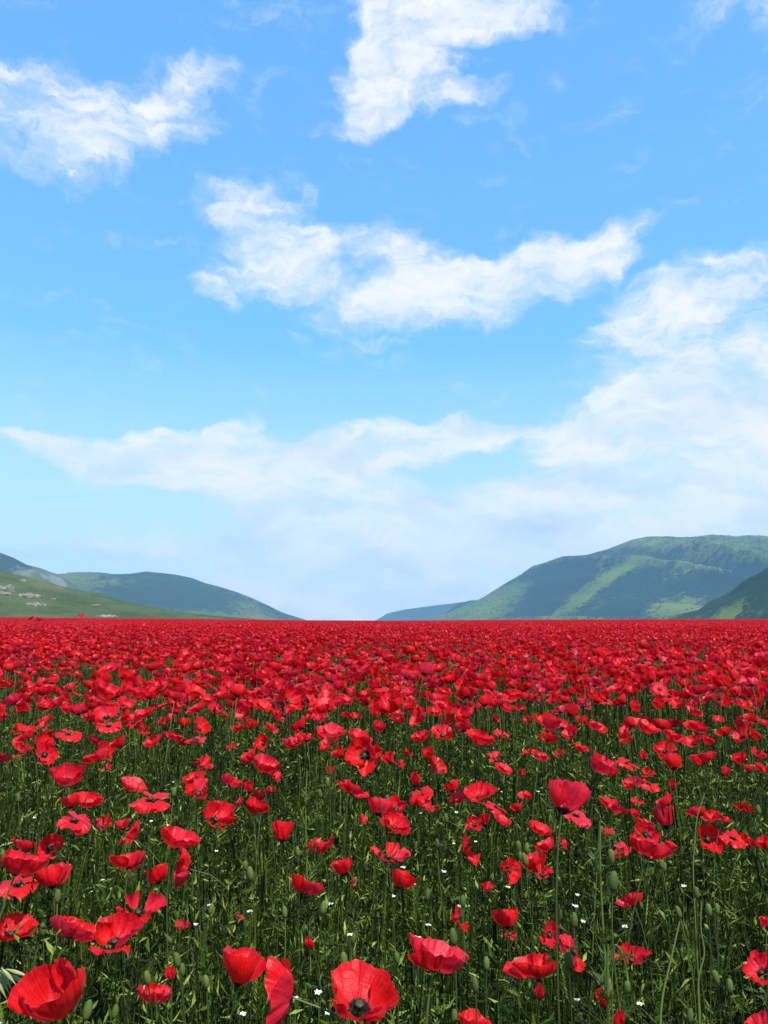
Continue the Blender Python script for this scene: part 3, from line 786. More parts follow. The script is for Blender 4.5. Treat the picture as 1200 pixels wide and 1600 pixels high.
# px, py, width, form, tilt, azimuth  [, label, short name used by its neighbours' labels]
POPPIES = [
    # bottom of the picture, largest first in each band
    (563, 1561, 108, 'bowl', 24, 20, 'big wide open poppy facing up at the bottom centre, its dark heart showing', 'wide open poppy at the bottom'),
    (88, 1556, 104, 'cup', 24, 325, 'huge red poppy with folded petals in the bottom left corner', 'folded poppy in the bottom left corner'),
    (680, 1497, 94, 'bowl', 12, 350, 'broad bowl shaped poppy with a bright right petal, above the bottom centre', 'broad bowl above the bottom'),
    (377, 1515, 65, 'goblet', 6, 10, 'tall goblet shaped poppy with closed upright petals near the bottom', 'tall bottom goblet'),
    (440, 1556, 104, 'bowl', 84, 262, 'poppy lying on its side, its pink outer petals turned left, on a horizontal stem', 'sideways pink poppy'),
    (832, 1514, 70, 'bowl', 4, 0, 'plain dark red fan shaped poppy low on the right', 'dark fan poppy'),
    (743, 1603, 60, 'bowl', 10, 20, 'poppy half cut off by the bottom edge, right of the wide open one', None),
    (1188, 1516, 50, 'bowl', 40, 300, 'poppy cut by the right edge, low in the picture', 'low right edge poppy'),
    (1188, 1600, 46, 'bowl', 15, 330, 'poppy top just showing in the bottom right corner', None),
    (968, 1598, 18, 'bud', 10, 0, 'tiny red bloom at the bottom edge, left of the bottom right corner', None),
    (241, 1555, 48, 'bowl', 10, 10, 'small shallow red poppy alone at the bottom, right of the corner poppy', 'small shallow bottom poppy'),
    (268, 1523, 16, 'bud', 5, 0, 'little red bud just opening beside green buds, left of the tall bottom goblet', None),
    (178, 1463, 78, 'saddle', 20, 350, 'wide red poppy with a curled pinkish lip, above the bottom left corner', 'curled lip poppy'),
    (216, 1420, 64, 'star', 30, 10, 'ragged open poppy standing just over the curled lip poppy', 'ragged open poppy'),
    (113, 1453, 64, 'bowl', 16, 20, 'wide red bowl poppy left of the curled lip one', 'lower left bowl'),
    (18, 1453, 60, 'bowl', 20, 40, 'red poppy cut by the left edge, level with the curled lip poppy', 'low left edge poppy'),
    (286, 1447, 20, 'wilt', 30, 0, 'small two petalled red scrap right of the ragged open poppy', None),
    (372, 1432, 16, 'wilt', 25, 90, 'tiny shrivelled red bloom among the stems above the tall bottom goblet', None),
    (484, 1475, 15, 'bud', 30, 300, 'tiny round red petal low between tall stems, above the sideways pink poppy', None),
    (717, 1438, 32, 'wilt', 40, 20, 'half fallen red poppy with a bare centre, over the broad bowl', 'half fallen poppy'),
    (790, 1436, 40, 'cup', 14, 300, 'round cup poppy above the dark fan poppy', 'round cup poppy'),
    (797, 1459, 18, 'wilt', 50, 20, 'little red scrap hanging under the round cup poppy', None),
    (860, 1460, 34, 'saddle', 60, 10, 'crumpled poppy behind the dark fan poppy, facing forward', 'crumpled poppy'),
    (895, 1487, 54, 'droop', 50, 60, 'poppy with spread triangular petals right of the dark fan, a green bud before it', 'spread triangular poppy'),
    (843, 1552, 15, 'bud', 30, 0, 'tiny red bud under the dark fan poppy', None),
    (943, 1563, 20, 'bud', 15, 300, 'small pointed red bud low down, right of the dark fan poppy', None),
    (987, 1495, 44, 'wilt', 20, 10, 'fading dull red poppy with a ragged edge, lower right', 'fading ragged poppy'),
    (987, 1407, 42, 'saddle', 16, 350, 'compact ruffled poppy alone in the green, right side', 'lone ruffled poppy'),
    (1199, 1443, 24, 'cup', 10, 0, 'red sliver of a poppy at the right edge above the low right edge poppy', None),
    (478, 1386, 54, 'bowl', 14, 340, 'bowl poppy with a dark folded crease, lower centre left', 'creased bowl poppy'),
    (536, 1356, 34, 'cup', 8, 0, 'small round poppy with one dangling petal', 'small round poppy'),
    (552, 1377, 12, 'wilt', 60, 60, 'single loose petal dangling beside the small round poppy', None),
    (627, 1376, 37, 'cup', 12, 20, 'neat little cup poppy right of the small round poppy', 'neat little cup'),
    (607, 1335, 56, 'star', 8, 30, 'horned poppy with two upright petals over a flat lip', 'horned poppy'),
    (501, 1322, 48, 'saddle', 12, 350, 'flat topped ruffled poppy left of the horned poppy', 'flat topped poppy'),
    (441, 1301, 35, 'goblet', 6, 340, 'triangular cup poppy standing alone, centre left', 'triangular cup poppy'),
    (732, 1330, 38, 'wilt', 50, 70, 'half closed dark poppy right of the horned poppy', 'half closed poppy'),
    (761, 1387, 20, 'wilt', 20, 10, 'small broken red poppy between the neat little cup and the round cup', None),
    (798, 1358, 34, 'saddle', 60, 30, 'upright orange red poppy turned to the viewer beside green buds', 'upright turned poppy'),
    (835, 1350, 40, 'cup', 20, 250, 'tall red poppy leaning against a cluster of green buds', 'poppy behind the bud cluster'),
    (855, 1322, 32, 'cup', 30, 240, 'pinkish red cup leaning left over the bud cluster', 'leaning pink cup'),
    (848, 1364, 28, 'wilt', 20, 0, 'crumpled pink red bloom under the leaning pink cup', None),
    (877, 1318, 18, 'wilt', 50, 20, 'dark withered poppy hanging right of the leaning pink cup', None),
    (1013, 1327, 62, 'saddle', 14, 350, 'wide gleaming poppy with a wavy rim, right of the nodding buds', 'wide gleaming poppy'),
    (1011, 1303, 36, 'bowl', 62, 10, 'dark hearted poppy looking forward over the wide gleaming one', 'dark hearted poppy'),
    (968, 1328, 32, 'droop', 30, 300, 'single spread petal flower left of the wide gleaming poppy', None),
    (1048, 1323, 20, 'cup', 30, 90, 'small cup tucked against the right side of the wide gleaming poppy', None),
    (1108, 1309, 46, 'bowl', 50, 20, 'open poppy with a black centre, leftmost of the right edge row', 'black centred poppy'),
    (1145, 1309, 44, 'droop', 20, 40, 'poppy with flat drooping petals next to the black centred one', 'flat drooping poppy'),
    (1168, 1312, 26, 'saddle', 40, 90, 'pointed petal poppy right of the flat drooping poppy', None),
    (1193, 1318, 22, 'cup', 20, 300, 'little poppy at the right edge, last of the right edge row', None),
    (30, 1352, 66, 'bowl', 12, 60, 'large bowl poppy at the left edge above a pink drooping one', 'large left edge bowl'),
    (28, 1382, 58, 'droop', 10, 20, 'pinkish drooping poppy right under the large left edge bowl', 'pink drooping poppy'),
    (82, 1371, 50, 'cup', 8, 350, 'rounded cup poppy with a black base, near the left edge', 'black based cup'),
    (78, 1324, 40, 'bowl', 52, 10, 'open poppy facing forward with visible stamens, near the left edge', 'forward facing left poppy'),
    (39, 1322, 38, 'bowl', 12, 0, 'small triangular poppy left of the forward facing one', None),
    (205, 1307, 46, 'bowl', 55, 285, 'poppy tipped to the left with its mouth turned away, centre left', 'tipped left poppy'),
    (200, 1347, 60, 'saddle', 14, 0, 'saddle shaped poppy with a pink lower lip, under the tipped left poppy', 'saddle shaped poppy'),
    (277, 1311, 60, 'bowl', 8, 20, 'broad poppy with a side petal and dark base, left of centre', 'broad side petal poppy'),
    (287, 1357, 54, 'bowl', 80, 280, 'poppy seen sideways with fine creases, under the broad side petal one', 'creased sideways poppy'),
    (246, 1368, 40, 'cup', 12, 330, 'closed pointed poppy left of the creased sideways one', 'closed pointed poppy'),
    # middle bands
    (340, 1275, 54, 'saddle', 30, 60, 'poppy with two spread wings of petals, left of centre', 'winged poppy'),
    (137, 1252, 42, 'bowl', 20, 60, None, None), (110, 1254, 28, 'cup', 10, 300, None, None),
    (115, 1282, 50, 'droop', 20, 30, 'dark bowl poppy hanging under a pair of brighter ones at left', 'hanging dark poppy'),
    (162, 1287, 28, 'wilt', 20, 20, None, None), (192, 1289, 22, 'cup', 20, 270, None, None),
    (235, 1250, 56, 'droop', 15, 30, 'wide poppy with a shaded left petal and pink right one', 'wide two tone poppy'),
    (205, 1228, 40, 'saddle', 30, 40, None, None), (105, 1212, 52, 'saddle', 18, 20, 'broad ruffled poppy on the left, ahead of the dense band', 'broad ruffled left poppy'),
    (315, 1193, 34, 'wilt', 30, 60, None, None), (302, 1217, 36, 'bowl', 20, 300, None, None), (310, 1236, 40, 'wilt', 40, 20, 'clustered crinkled poppy, lowest of three, left of centre', 'crinkled cluster poppy'),
    (363, 1222, 34, 'bowl', 14, 30, None, None), (390, 1231, 16, 'bud', 20, 0, None, None), (375, 1253, 20, 'wilt', 50, 270, None, None), (398, 1262, 38, 'saddle', 20, 30, None, None),
    (882, 1247, 62, 'goblet', 14, 300, 'biggest goblet poppy of the middle field, right of centre', 'biggest middle goblet'),
    (900, 1274, 46, 'droop', 20, 60, 'spread poppy tucked under the biggest middle goblet', None),
    (568, 1178, 55, 'bowl', 62, 345, 'large poppy facing forward with a small black heart, centre', 'black heart poppy'),
    (550, 1233, 50, 'saddle', 14, 350, 'ruffled pink edged poppy standing upright at centre', 'ruffled central poppy'),
    (453, 1093, 44, 'bowl', 60, 60, 'tall poppy tipped right, rising over the dense band', 'tall tipped poppy'),
    (750, 1240, 46, 'bowl', 20, 350, 'dark based fan poppy in the middle of the field, right of centre', 'dark based fan poppy'),
    (593, 1263, 40, 'cup', 14, 280, None, None), (620, 1262, 36, 'saddle', 40, 20, None, None), (617, 1288, 46, 'bowl', 24, 45, 'dark red bowl under two paler ones at centre', 'central dark bowl'), (566, 1281, 18, 'wilt', 40, 60, None, None),
    (657, 1242, 38, 'droop', 24, 300, None, None), (662, 1257, 32, 'bowl', 30, 60, None, None), (683, 1260, 14, 'wilt', 80, 90, None, None),
    (705, 1230, 25, 'cup', 14, 0, None, None), (718, 1247, 30, 'bowl', 20, 300, None, None), (775, 1260, 36, 'droop', 30, 80, None, None), (740, 1287, 26, 'saddle', 40, 330, None, None), (758, 1281, 14, 'bud', 20, 0, None, None), (785, 1283, 30, 'bowl', 30, 70, None, None),
    (823, 1244, 24, 'saddle', 20, 60, None, None), (807, 1262, 20, 'cup', 10, 0, None, None), (842, 1296, 36, 'bowl', 26, 60, None, None), (950, 1301, 20, 'wilt', 20, 0, None, None),
    (957, 1261, 38, 'wilt', 30, 60, 'folded poppy with a pink edge, right of the biggest middle goblet', 'folded pink edged poppy'), (977, 1271, 15, 'wilt', 50, 270, None, None),
    (995, 1253, 19, 'saddle', 20, 0, None, None), (993, 1272, 17, 'cup', 20, 40, None, None), (1040, 1252, 26, 'cup', 40, 240, None, None), (1038, 1279, 34, 'goblet', 14, 20, 'gleaming rounded cup below a smaller dark one, right', 'gleaming rounded cup'), (1005, 1286, 28, 'dish', 10, 0, None, None),
    (1090, 1270, 32, 'bowl', 16, 350, None, None), (1113, 1278, 28, 'bowl', 20, 300, None, None), (1130, 1279, 24, 'saddle', 26, 90, None, None), (1163, 1263, 34, 'dish', 16, 0, 'flat lens shaped poppy near the right edge', 'flat lens poppy'),
    (943, 1197, 46, 'saddle', 26, 60, 'wide messy poppy in the right half, behind the folded one', 'wide messy poppy'), (980, 1192, 32, 'droop', 20, 60, None, None), (1010, 1208, 24, 'wilt', 20, 0, None, None), (1013, 1224, 36, 'droop', 26, 70, None, None), (987, 1224, 28, 'bowl', 30, 300, None, None), (1052, 1228, 12, 'bud', 20, 0, None, None),
    (1007, 1182, 12, 'bud', 10, 0, None, None), (1132, 1205, 13, 'bud', 30, 90, None, None),
    (1098, 1185, 42, 'bowl', 10, 330, 'broad shiny bowl poppy on the right, hooked stem beside it', 'broad shiny bowl'), (1052, 1193, 30, 'cup', 16, 350, None, None), (1037, 1172, 32, 'saddle', 40, 320, None, None), (1170, 1202, 16, 'cup', 14, 0, None, None), (1187, 1200, 18, 'cup', 26, 60, None, None), (1197, 1204, 16, 'bowl', 20, 0, None, None), (1185, 1178, 28, 'wilt', 30, 60, None, None), (1157, 1187, 22, 'cup', 20, 300, None, None),
    (415, 1197, 44, 'saddle', 24, 60, 'large flat poppy left of centre, trailing petals', 'large flat poppy'), (430, 1213, 22, 'wilt', 40, 60, None, None), (407, 1243, 22, 'cup', 14, 0, None, None), (425, 1235, 17, 'wilt', 20, 90, None, None), (408, 1264, 26, 'bowl', 14, 300, None, None), (515, 1205, 13, 'bud', 10, 0, None, None),
    (607, 1186, 22, 'cup', 26, 300, None, None), (623, 1192, 24, 'wilt', 30, 60, None, None), (682, 1198, 32, 'bowl', 50, 45, None, None), (773, 1182, 24, 'wilt', 20, 0, None, None), (787, 1202, 28, 'saddle', 26, 60, None, None), (638, 1177, 17, 'wilt', 20, 0, None, None), (668, 1177, 21, 'cup', 20, 0, None, None), (650, 1219, 14, 'bud', 20, 0, None, None),
    (658, 1152, 30, 'saddle', 20, 300, None, None), (693, 1147, 34, 'saddle', 40, 20, None, None), (750, 1155, 44, 'bowl', 18, 60, 'bright bowl poppy with one low side petal, right of centre', 'bright side petal bowl'), (783, 1148, 26, 'star', 20, 60, None, None), (815, 1210, 18, 'wilt', 20, 0, None, None), (825, 1175, 17, 'wilt', 30, 300, None, None), (843, 1182, 27, 'bowl', 26, 60, None, None), (873, 1178, 19, 'wilt', 30, 300, None, None), (907, 1169, 24, 'saddle', 20, 40, None, None),
    (460, 1158, 45, 'saddle', 22, 290, None, None), (517, 1145, 44, 'bowl', 18, 20, None, None), (513, 1163, 34, 'bowl', 40, 300, None, None), (530, 1177, 22, 'cup', 30, 280, None, None), (560, 1152, 40, 'bowl', 20, 60, None, None), (592, 1137, 22, 'cup', 20, 60, None, None), (410, 1160, 27, 'bowl', 50, 330, None, None), (425, 1137, 24, 'wilt', 20, 60, None, None), (388, 1184, 34, 'wilt', 40, 300, None, None), (362, 1167, 17, 'wilt', 20, 0, None, None),
    (372, 1137, 22, 'saddle', 20, 300, None, None), (393, 1133, 20, 'cup', 20, 60, None, None), (382, 1115, 27, 'bowl', 60, 330, None, None), (305, 1155, 31, 'droop', 10, 0, None, None), (284, 1160, 15, 'cup', 60, 90, None, None), (272, 1152, 29, 'bowl', 14, 30, None, None), (238, 1160, 31, 'bowl', 40, 310, None, None), (225, 1141, 19, 'wilt', 70, 0, None, None), (288, 1130, 20, 'cup', 10, 300, None, None), (313, 1136, 33, 'bowl', 45, 60, None, None),
    (228, 1115, 31, 'bowl', 24, 300, None, None), (207, 1127, 24, 'wilt', 60, 0, None, None), (197, 1119, 22, 'cup', 60, 300, None, None), (166, 1117, 38, 'dish', 30, 10, 'open dark hearted poppy over a pink lipped one, left field', 'open left field poppy'), (170, 1134, 38, 'droop', 10, 20, None, None), (140, 1121, 21, 'cup', 20, 300, None, None), (162, 1101, 30, 'saddle', 20, 60, None, None), (197, 1100, 31, 'bowl', 30, 60, None, None), (165, 1080, 44, 'saddle', 30, 70, None, None),
    (185, 1162, 27, 'cup', 40, 300, None, None), (150, 1158, 31, 'dish', 12, 0, None, None), (163, 1173, 30, 'bowl', 60, 60, None, None), (150, 1183, 40, 'bowl', 14, 320, 'broad glossy bowl below a flatter poppy, left', 'broad glossy left bowl'), (165, 1199, 21, 'wilt', 20, 0, None, None), (108, 1147, 37, 'droop', 24, 60, None, None), (68, 1134, 19, 'wilt', 30, 0, None, None), (38, 1140, 40, 'saddle', 20, 60, None, None), (40, 1151, 36, 'bowl', 30, 300, None, None), (68, 1163, 33, 'bowl', 50, 50, None, None), (70, 1178, 35, 'bowl', 60, 30, None, None), (33, 1173, 30, 'wilt', 30, 0, None, None), (5, 1186, 22, 'bowl', 20, 60, None, None), (3, 1119, 18, 'cup', 20, 60, None, None),
    (22, 1095, 36, 'bowl', 16, 40, None, None), (46, 1083, 24, 'wilt', 40, 300, None, None), (65, 1098, 19, 'wilt', 40, 60, None, None), (90, 1097, 31, 'bowl', 30, 300, None, None), (121, 1109, 26, 'cup', 20, 300, None, None), (106, 1108, 20, 'cup', 20, 0, None, None),
    (280, 1090, 25, 'bowl', 20, 300, None, None), (303, 1080, 32, 'saddle', 30, 60, None, None), (307, 1107, 34, 'bowl', 26, 300, None, None), (337, 1108, 26, 'bowl', 40, 30, None, None), (358, 1072, 26, 'bowl', 40, 60, None, None), (375, 1085, 26, 'wilt', 20, 60, None, None), (347, 1087, 30, 'bowl', 20, 300, None, None), (393, 1097, 24, 'cup', 20, 0, None, None),
    (410, 1104, 31, 'bowl', 30, 60, None, None), (432, 1117, 27, 'saddle', 40, 60, None, None), (485, 1080, 20, 'cup', 20, 0, None, None), (507, 1105, 40, 'saddle', 20, 330, None, None), (480, 1120, 19, 'wilt', 20, 60, None, None), (497, 1123, 21, 'wilt', 30, 0, None, None), (527, 1072, 25, 'cup', 30, 60, None, None), (557, 1120, 19, 'wilt', 20, 60, None, None), (608, 1103, 50, 'saddle', 30, 300, 'wide layered poppy in the dense band, centre', 'wide layered poppy'), (620, 1116, 26, 'bowl', 20, 60, None, None),
    (655, 1120, 33, 'bowl', 55, 300, None, None), (677, 1113, 25, 'bowl', 20, 60, None, None), (697, 1105, 38, 'saddle', 20, 30, None, None), (698, 1126, 19, 'cup', 40, 30, None, None), (728, 1115, 35, 'bowl', 40, 300, None, None), (773, 1124, 15, 'cup', 50, 60, None, None), (790, 1105, 25, 'saddle', 30, 60, None, None), (540, 1095, 24, 'bowl', 30, 60, None, None), (572, 1085, 26, 'saddle', 20, 300, None, None), (640, 1082, 24, 'bowl', 20, 0, None, None),
    (813, 1107, 21, 'bowl', 20, 60, None, None), (825, 1125, 15, 'cup', 40, 300, None, None), (843, 1124, 27, 'bowl', 30, 60, None, None), (860, 1132, 33, 'goblet', 24, 60, 'upright rounded poppy over a paler twin, right of centre', 'upright twin poppy'), (855, 1154, 31, 'bowl', 14, 40, None, None), (892, 1147, 29, 'bowl', 40, 300, None, None), (910, 1127, 19, 'cup', 20, 0, None, None), (933, 1136, 31, 'saddle', 20, 60, None, None), (992, 1105, 21, 'goblet', 20, 0, None, None),
    (975, 1146, 30, 'wilt', 24, 300, None, None), (980, 1157, 23, 'dish', 14, 0, None, None), (1008, 1136, 41, 'bowl', 26, 60, 'broad fan poppy with a pointed left petal, right field', 'broad right fan'), (1028, 1101, 21, 'cup', 40, 30, None, None), (1053, 1131, 27, 'dish', 14, 0, None, None), (1052, 1151, 33, 'bowl', 20, 60, None, None), (1090, 1137, 35, 'bowl', 18, 40, None, None), (1083, 1158, 31, 'bowl', 20, 300, None, None), (1107, 1158, 20, 'cup', 20, 60, None, None),
    (1085, 1112, 27, 'saddle', 30, 60, None, None), (1122, 1125, 19, 'dish', 20, 0, None, None), (1137, 1142, 17, 'wilt', 20, 0, None, None), (1158, 1150, 27, 'bowl', 50, 300, None, None), (1180, 1150, 21, 'cup', 40, 60, None, None), (1160, 1100, 30, 'saddle', 20, 60, None, None), (1173, 1123, 17, 'cup', 20, 0, None, None), (1196, 1130, 20, 'bowl', 20, 60, None, None), (1195, 1080, 24, 'goblet', 20, 0, None, None), (1120, 1062, 26, 'goblet', 20, 300, None, None), (1098, 1063, 24, 'bowl', 20, 60, None, None),
]
SKYLINE = [(127, 962, 10.5, 'bowl', 20, 20, 'lone tall poppy standing up against the green hillside at left', 'skyline poppy'),
           (48, 966, 10, 'bowl', 30, 300, 'tall poppy head at far left showing above the field against the hillside', None),
           (61, 968, 8.5, 'cup', 20, 60, 'smaller tall poppy head just right of the far left one above the field', None)]

for k, (px, py, w, form, tilt, az, lab, short) in enumerate(POPPIES):
    make_poppy(px, py, w, form, tilt, az, 100 + k)
    FLOWERS[-1].update(lab=lab, short=short)
for k, (px, py, w, form, tilt, az, lab, short) in enumerate(SKYLINE):
    make_poppy(px, py, w, form, tilt, az, 700 + k, zfix=True)
    FLOWERS[-1].update(lab=lab, short=short)
# fill the band just behind with more individuals, up to 300
_r = random.Random(12)
tries = 0
while len(FLOWERS) < 300 and tries < 6000:
    tries += 1
    px, py = _r.uniform(0, 1200), 1066 + 34 * _r.random()
    if min((abs(f['px'] - px) / 17)**2 + (abs(f['py'] - py) / 10)**2 for f in FLOWERS) < 1: continue
    make_poppy(px, py, _r.uniform(17, 28), _r.choice(('bowl', 'bowl', 'cup', 'saddle', 'dish', 'droop', 'wilt')), _r.uniform(8, 50), _r.uniform(0, 360), 900 + tries)
    FLOWERS[-1].update(lab=None, short=None)

# labels: first by their own description, else by look and by the described poppy they stand next to
LOOK = {'goblet': 'upright goblet', 'cup': 'rounded cup', 'bowl': 'open bowl', 'dish': 'flat open', 'saddle': 'ruffled wavy', 'droop': 'drooping petalled', 'star': 'ragged petalled', 'wilt': 'crumpled', 'bud': 'tiny budding'}
NTH = ['', 'second ', 'third ', 'fourth ', 'fifth ', 'sixth ', 'seventh ', 'eighth ', 'ninth ', 'tenth ', 'eleventh ', 'twelfth ', 'thirteenth ', 'fourteenth ']
MARK = [f for f in FLOWERS if f['short'] and f['short'] != 'skyline poppy']
seen = {}
rest = []
for f in FLOWERS:
    if f['lab']:
        tag(f['o'], f['lab'], 'poppy', 'red poppies in the near field'); continue
    m = min(MARK, key=lambda g: (g['px'] - f['px'])**2 + 2.0 * (g['py'] - f['py'])**2)
    dx, dy = f['px'] - m['px'], (f['py'] - m['py']) * 1.4
    rel = ('right of' if dx > 0 else 'left of') if abs(dx) > 2.0 * abs(dy) else ('behind' if dy < 0 else 'in front of') if abs(dy) > 2.0 * abs(dx) else ('behind and ' if dy < 0 else 'below and ') + ('right of' if dx > 0 else 'left of')
    rest.append((m['short'], rel, math.hypot(dx, dy), f))
rest.sort(key=lambda t: t[:3])
for short, rel, d, f in rest:
    k = seen.get((short, rel), 0); seen[(short, rel)] = k + 1
    size = 'small ' if f['w'] < 22 else '' if f['w'] < 33 else 'larger '
    if f['form'] == 'bud': size = ''
    pos = ('nearest ' if k == 0 else NTH[min(k, len(NTH) - 1)]) + rel
    tag(f['o'], '%s%s poppy, %s the %s' % (size, LOOK[f['form']], pos, short), 'poppy', 'red poppies in the near field')

# ------------------------------------------------------------------ poppies beyond: uncountable, one object each


def poppy_proto(form, seed, lod):
    """whole plant as one mesh, origin at the foot of the stem"""
    r = np.random.default_rng(seed)
    nu, nv = ((9, 6), (5, 4))[lod]
    out, D, Hh = flower(form, seed, nu, nv)
    tilt, az = r.uniform(6, 48), 180
    ax = axis(tilt, az); q = np.array(ax.to_track_quat('Z', 'Y').to_matrix())
    org = np.array([0, 0, .60]); s = r.uniform(.85, 1.1)
    mb = MB()
    for P, F, uv in out: mb.add((P * s) @ q.T + org, F, 0, uv)
    M = Matrix.Translation(Vector(org)) @ ax.to_track_quat('Z', 'Y').to_matrix().to_4x4()
    lathe(mb, [(.0005, 0), (.008, .004), (.010, .010), (.006, .013), (.0005, .014)], 6, 2, mtx=M)
    a = np.array(ax)
    tube(mb, bez((r.normal() * .03, r.normal() * .03, 0), (0, 0, .3), org - a * .1, org, 7), .0014, 4, 1, r.uniform(.3, .8))
    return mb.mesh('poppy', [M_PETAL, M_STEM, M_STAMEN])


def density(x, y): return .45 + 1.1 * sstep(.30, .70, fbm(x * .55 + 4, y * .4, 3))


def mid_poppies():
    forms = ['bowl', 'bowl', 'cup', 'saddle', 'dish', 'saddle', 'droop', 'goblet', 'wilt', 'bowl', 'star', 'saddle', 'bowl', 'cup', 'dish', 'bowl', 'wilt', 'bowl']
    protos = [poppy_proto(f, 300 + k, 0) for k, f in enumerate(forms)]
    n = 60000
    y = np.sqrt(rng.uniform(.3**2, 26**2, n)); x = rng.uniform(-.80, .80, n) * y + rng.uniform(-1.2, 1.2, n)
    dens = 66 * (2 * (.80 * y + .9)) ; dens_samp = n * (2 * y / 26**2) / 1.0
    keep = rng.random(n) < density(x, y) * dens / dens_samp
    # the near part of what the photograph shows is filled by single poppies
    px, py = project(x, y, .6 + 0 * x)
    infr = (px > -45) & (px < 1245)
    near_in = infr & (py > 1073) & ((py > 1150) | (rng.random(n) < sstep(1060, 1150, py) * .8 + .2))
    keep &= ~near_in
    keep &= ~(~infr & (y < 4) & (rng.random(n) < .5))
    keep &= (y > .9) | (np.abs(x) > 1.0)
    x, y = x[keep], y[keep]; n = len(x)
    sc = rng.normal(1.0, .085, n).clip(.80, 1.22)
    scatter('distant_poppies', protos, np.stack([x, y, ground_z(x, y)], 1), np.stack([rng.normal(0, .06, n), rng.normal(0, .06, n), np.where(rng.random(n) < .6, rng.normal(0, .9, n), rng.uniform(0, 6.28, n))], 1), sc, rng.integers(0, len(protos), n),
            'countless red poppies filling the middle of the field', 'poppies')
    return n


def far_patch(seed, size, n, blades):
    r = np.random.default_rng(seed); mb = MB()
    forms = ['bowl', 'dish', 'saddle', 'cup', 'droop']
    base = [flower(f, 500 + seed * 7 + k, 4, 3)[0] for k, f in enumerate(forms)]
    PS = []
    for b in base:
        P = np.concatenate([p[0] for p in b]); F = np.concatenate([p[1] + i * len(b[0][0]) for i, p in enumerate(b)]); uv = np.concatenate([p[2] for p in b])
        PS.append((P, F, uv))
    for k in range(n):
        P, F, uv = PS[k % 5]
        q = np.array((axis(r.uniform(5, 60), r.uniform(0, 360)).to_track_quat('Z', 'Y') @ Quaternion((0, 0, 1), r.uniform(0, 6.28))).to_matrix())
        o = np.array([r.uniform(-.5, .5) * size, r.uniform(-.5, .5) * size, r.normal(.59, .05)])
        mb.add((P * r.uniform(.85, 1.15)) @ q.T + o, F, 0, uv)
    for k in range(blades):
        o = np.array([r.uniform(-.5, .5) * size, r.uniform(-.5, .5) * size, 0]); t = np.array([math.cos(k), math.sin(k), 0]) * .012
        e = np.array([r.normal() * .08, r.normal() * .08, r.uniform(.42, .58)])
        mb.add([o - t, o + t, o + e + t * .3, o + e - t * .3], [[0, 1, 2, 3]], 1, tint=r.uniform(.2, .8))
    return mb.mesh('poppy_patch', [M_PETAL, M_GRASS])


def far_poppies():
    S = 3.0
    pos = []
    yy = np.arange(25.5, FIELD_END + 2, S * .96)
    for y in yy:
        k = int((.80 * y + 4) / S) + 1
        x = np.arange(-k, k + 1) * S * .97 + rng.uniform(-.5, .5)
        pos.append(np.stack([x + rng.uniform(-.3, .3, len(x)), y + rng.uniform(-.3, .3, len(x))], 1))
    pos = np.concatenate(pos); n = len(pos)
    protos = [far_patch(k, S * 1.08, 520, 420) for k in range(6)]
    z = ground_z(pos[:, 0], pos[:, 1])
    scatter('far_poppies', protos, np.stack([pos[:, 0], pos[:, 1], z], 1), np.stack([0 * z, 0 * z, rng.uniform(0, 6.28, n)], 1), rng.uniform(.95, 1.05, n), rng.integers(0, 6, n),
            'solid red sheet of poppies reaching the far edge of the field', 'poppies')


# ------------------------------------------------------------------ green undergrowth


def blades(mb, r, n, rad, h0, h1, w0, w1, bend, tint0, tint1, seg=4):
    for _ in range(n):
        a = r.uniform(0, 6.28); q = rad * math.sqrt(r.random()); b = np.array([q * math.cos(a), q * math.sin(a), 0])
        h = r.uniform(h0, h1); w = r.uniform(w0, w1); bd = r.uniform(*bend) * h; az = r.uniform(0, 6.28); fa = az + math.pi / 2 + r.normal() * .5
        t = np.linspace(0, 1, seg + 1)
        d = np.array([math.cos(az), math.sin(az), 0])
        c = b + d * (bd * t**2)[:, None] + np.array([0, 0, 1]) * (h * (t - .35 * (bd / h)**2 * t**3))[:, None]
        s = np.array([math.cos(fa), math.sin(fa), 0])
        wd = (w * .5 * np.clip(1.15 - t**2.2 * 1.1, .06, 1))[:, None]
        v = np.concatenate([c - s * wd, c + s * wd])
        i = np.arange(seg)
        mb.add(v, np.stack([i, i + 1, i + seg + 2, i + seg + 1], 1), 0, tint=r.uniform(tint0, tint1))


def ear(mb, r, base, d, L, tint):
    """green cereal ear: overlapping spikelets either side of the axis"""
    d = d / np.linalg.norm(d); s = np.cross(d, [math.cos(L * 999), math.sin(L * 999), .1]); s /= np.linalg.norm(s); u = np.cross(d, s)
    n = 9
    for k in range(n):
        for sg in (-1, 1):
            p = base + d * (L * k / n); e = p + d * .013 + s * sg * .0055
            m = p + d * .006 + s * sg * .0042
            mb.add([p, m + u * .0022, e, m - u * .0022 + s * sg * .001], [[0, 1, 2, 3]], 0, tint=tint + r.uniform(-.12, .12))
            a = e + d * .02 + s * sg * .006
            mb.add([e - u * .0003, e + u * .0003, a], [[0, 1, 2]], 0, tint=tint + .1)


def stalks(mb, r, n, rad, h0, h1, tint0, tint1, ears):
    for k in range(n):
        a = r.uniform(0, 6.28); q = rad * math.sqrt(r.random())
        b = np.array([q * math.cos(a), q * math.sin(a), 0]); h = r.uniform(h0, h1)
        e = b + np.array([r.normal() * .035, r.normal() * .035, h])
        m = (b + e) / 2 + np.array([r.normal() * .012, r.normal() * .012, 0]); t = r.uniform(tint0, tint1)
        tube(mb, [b, m, e], [.0013, .0012, .0009], 3, 0, t)
        if r.random() < ears: ear(mb, r, e, e - m, r.uniform(.045, .07), min(.95, t + .1))


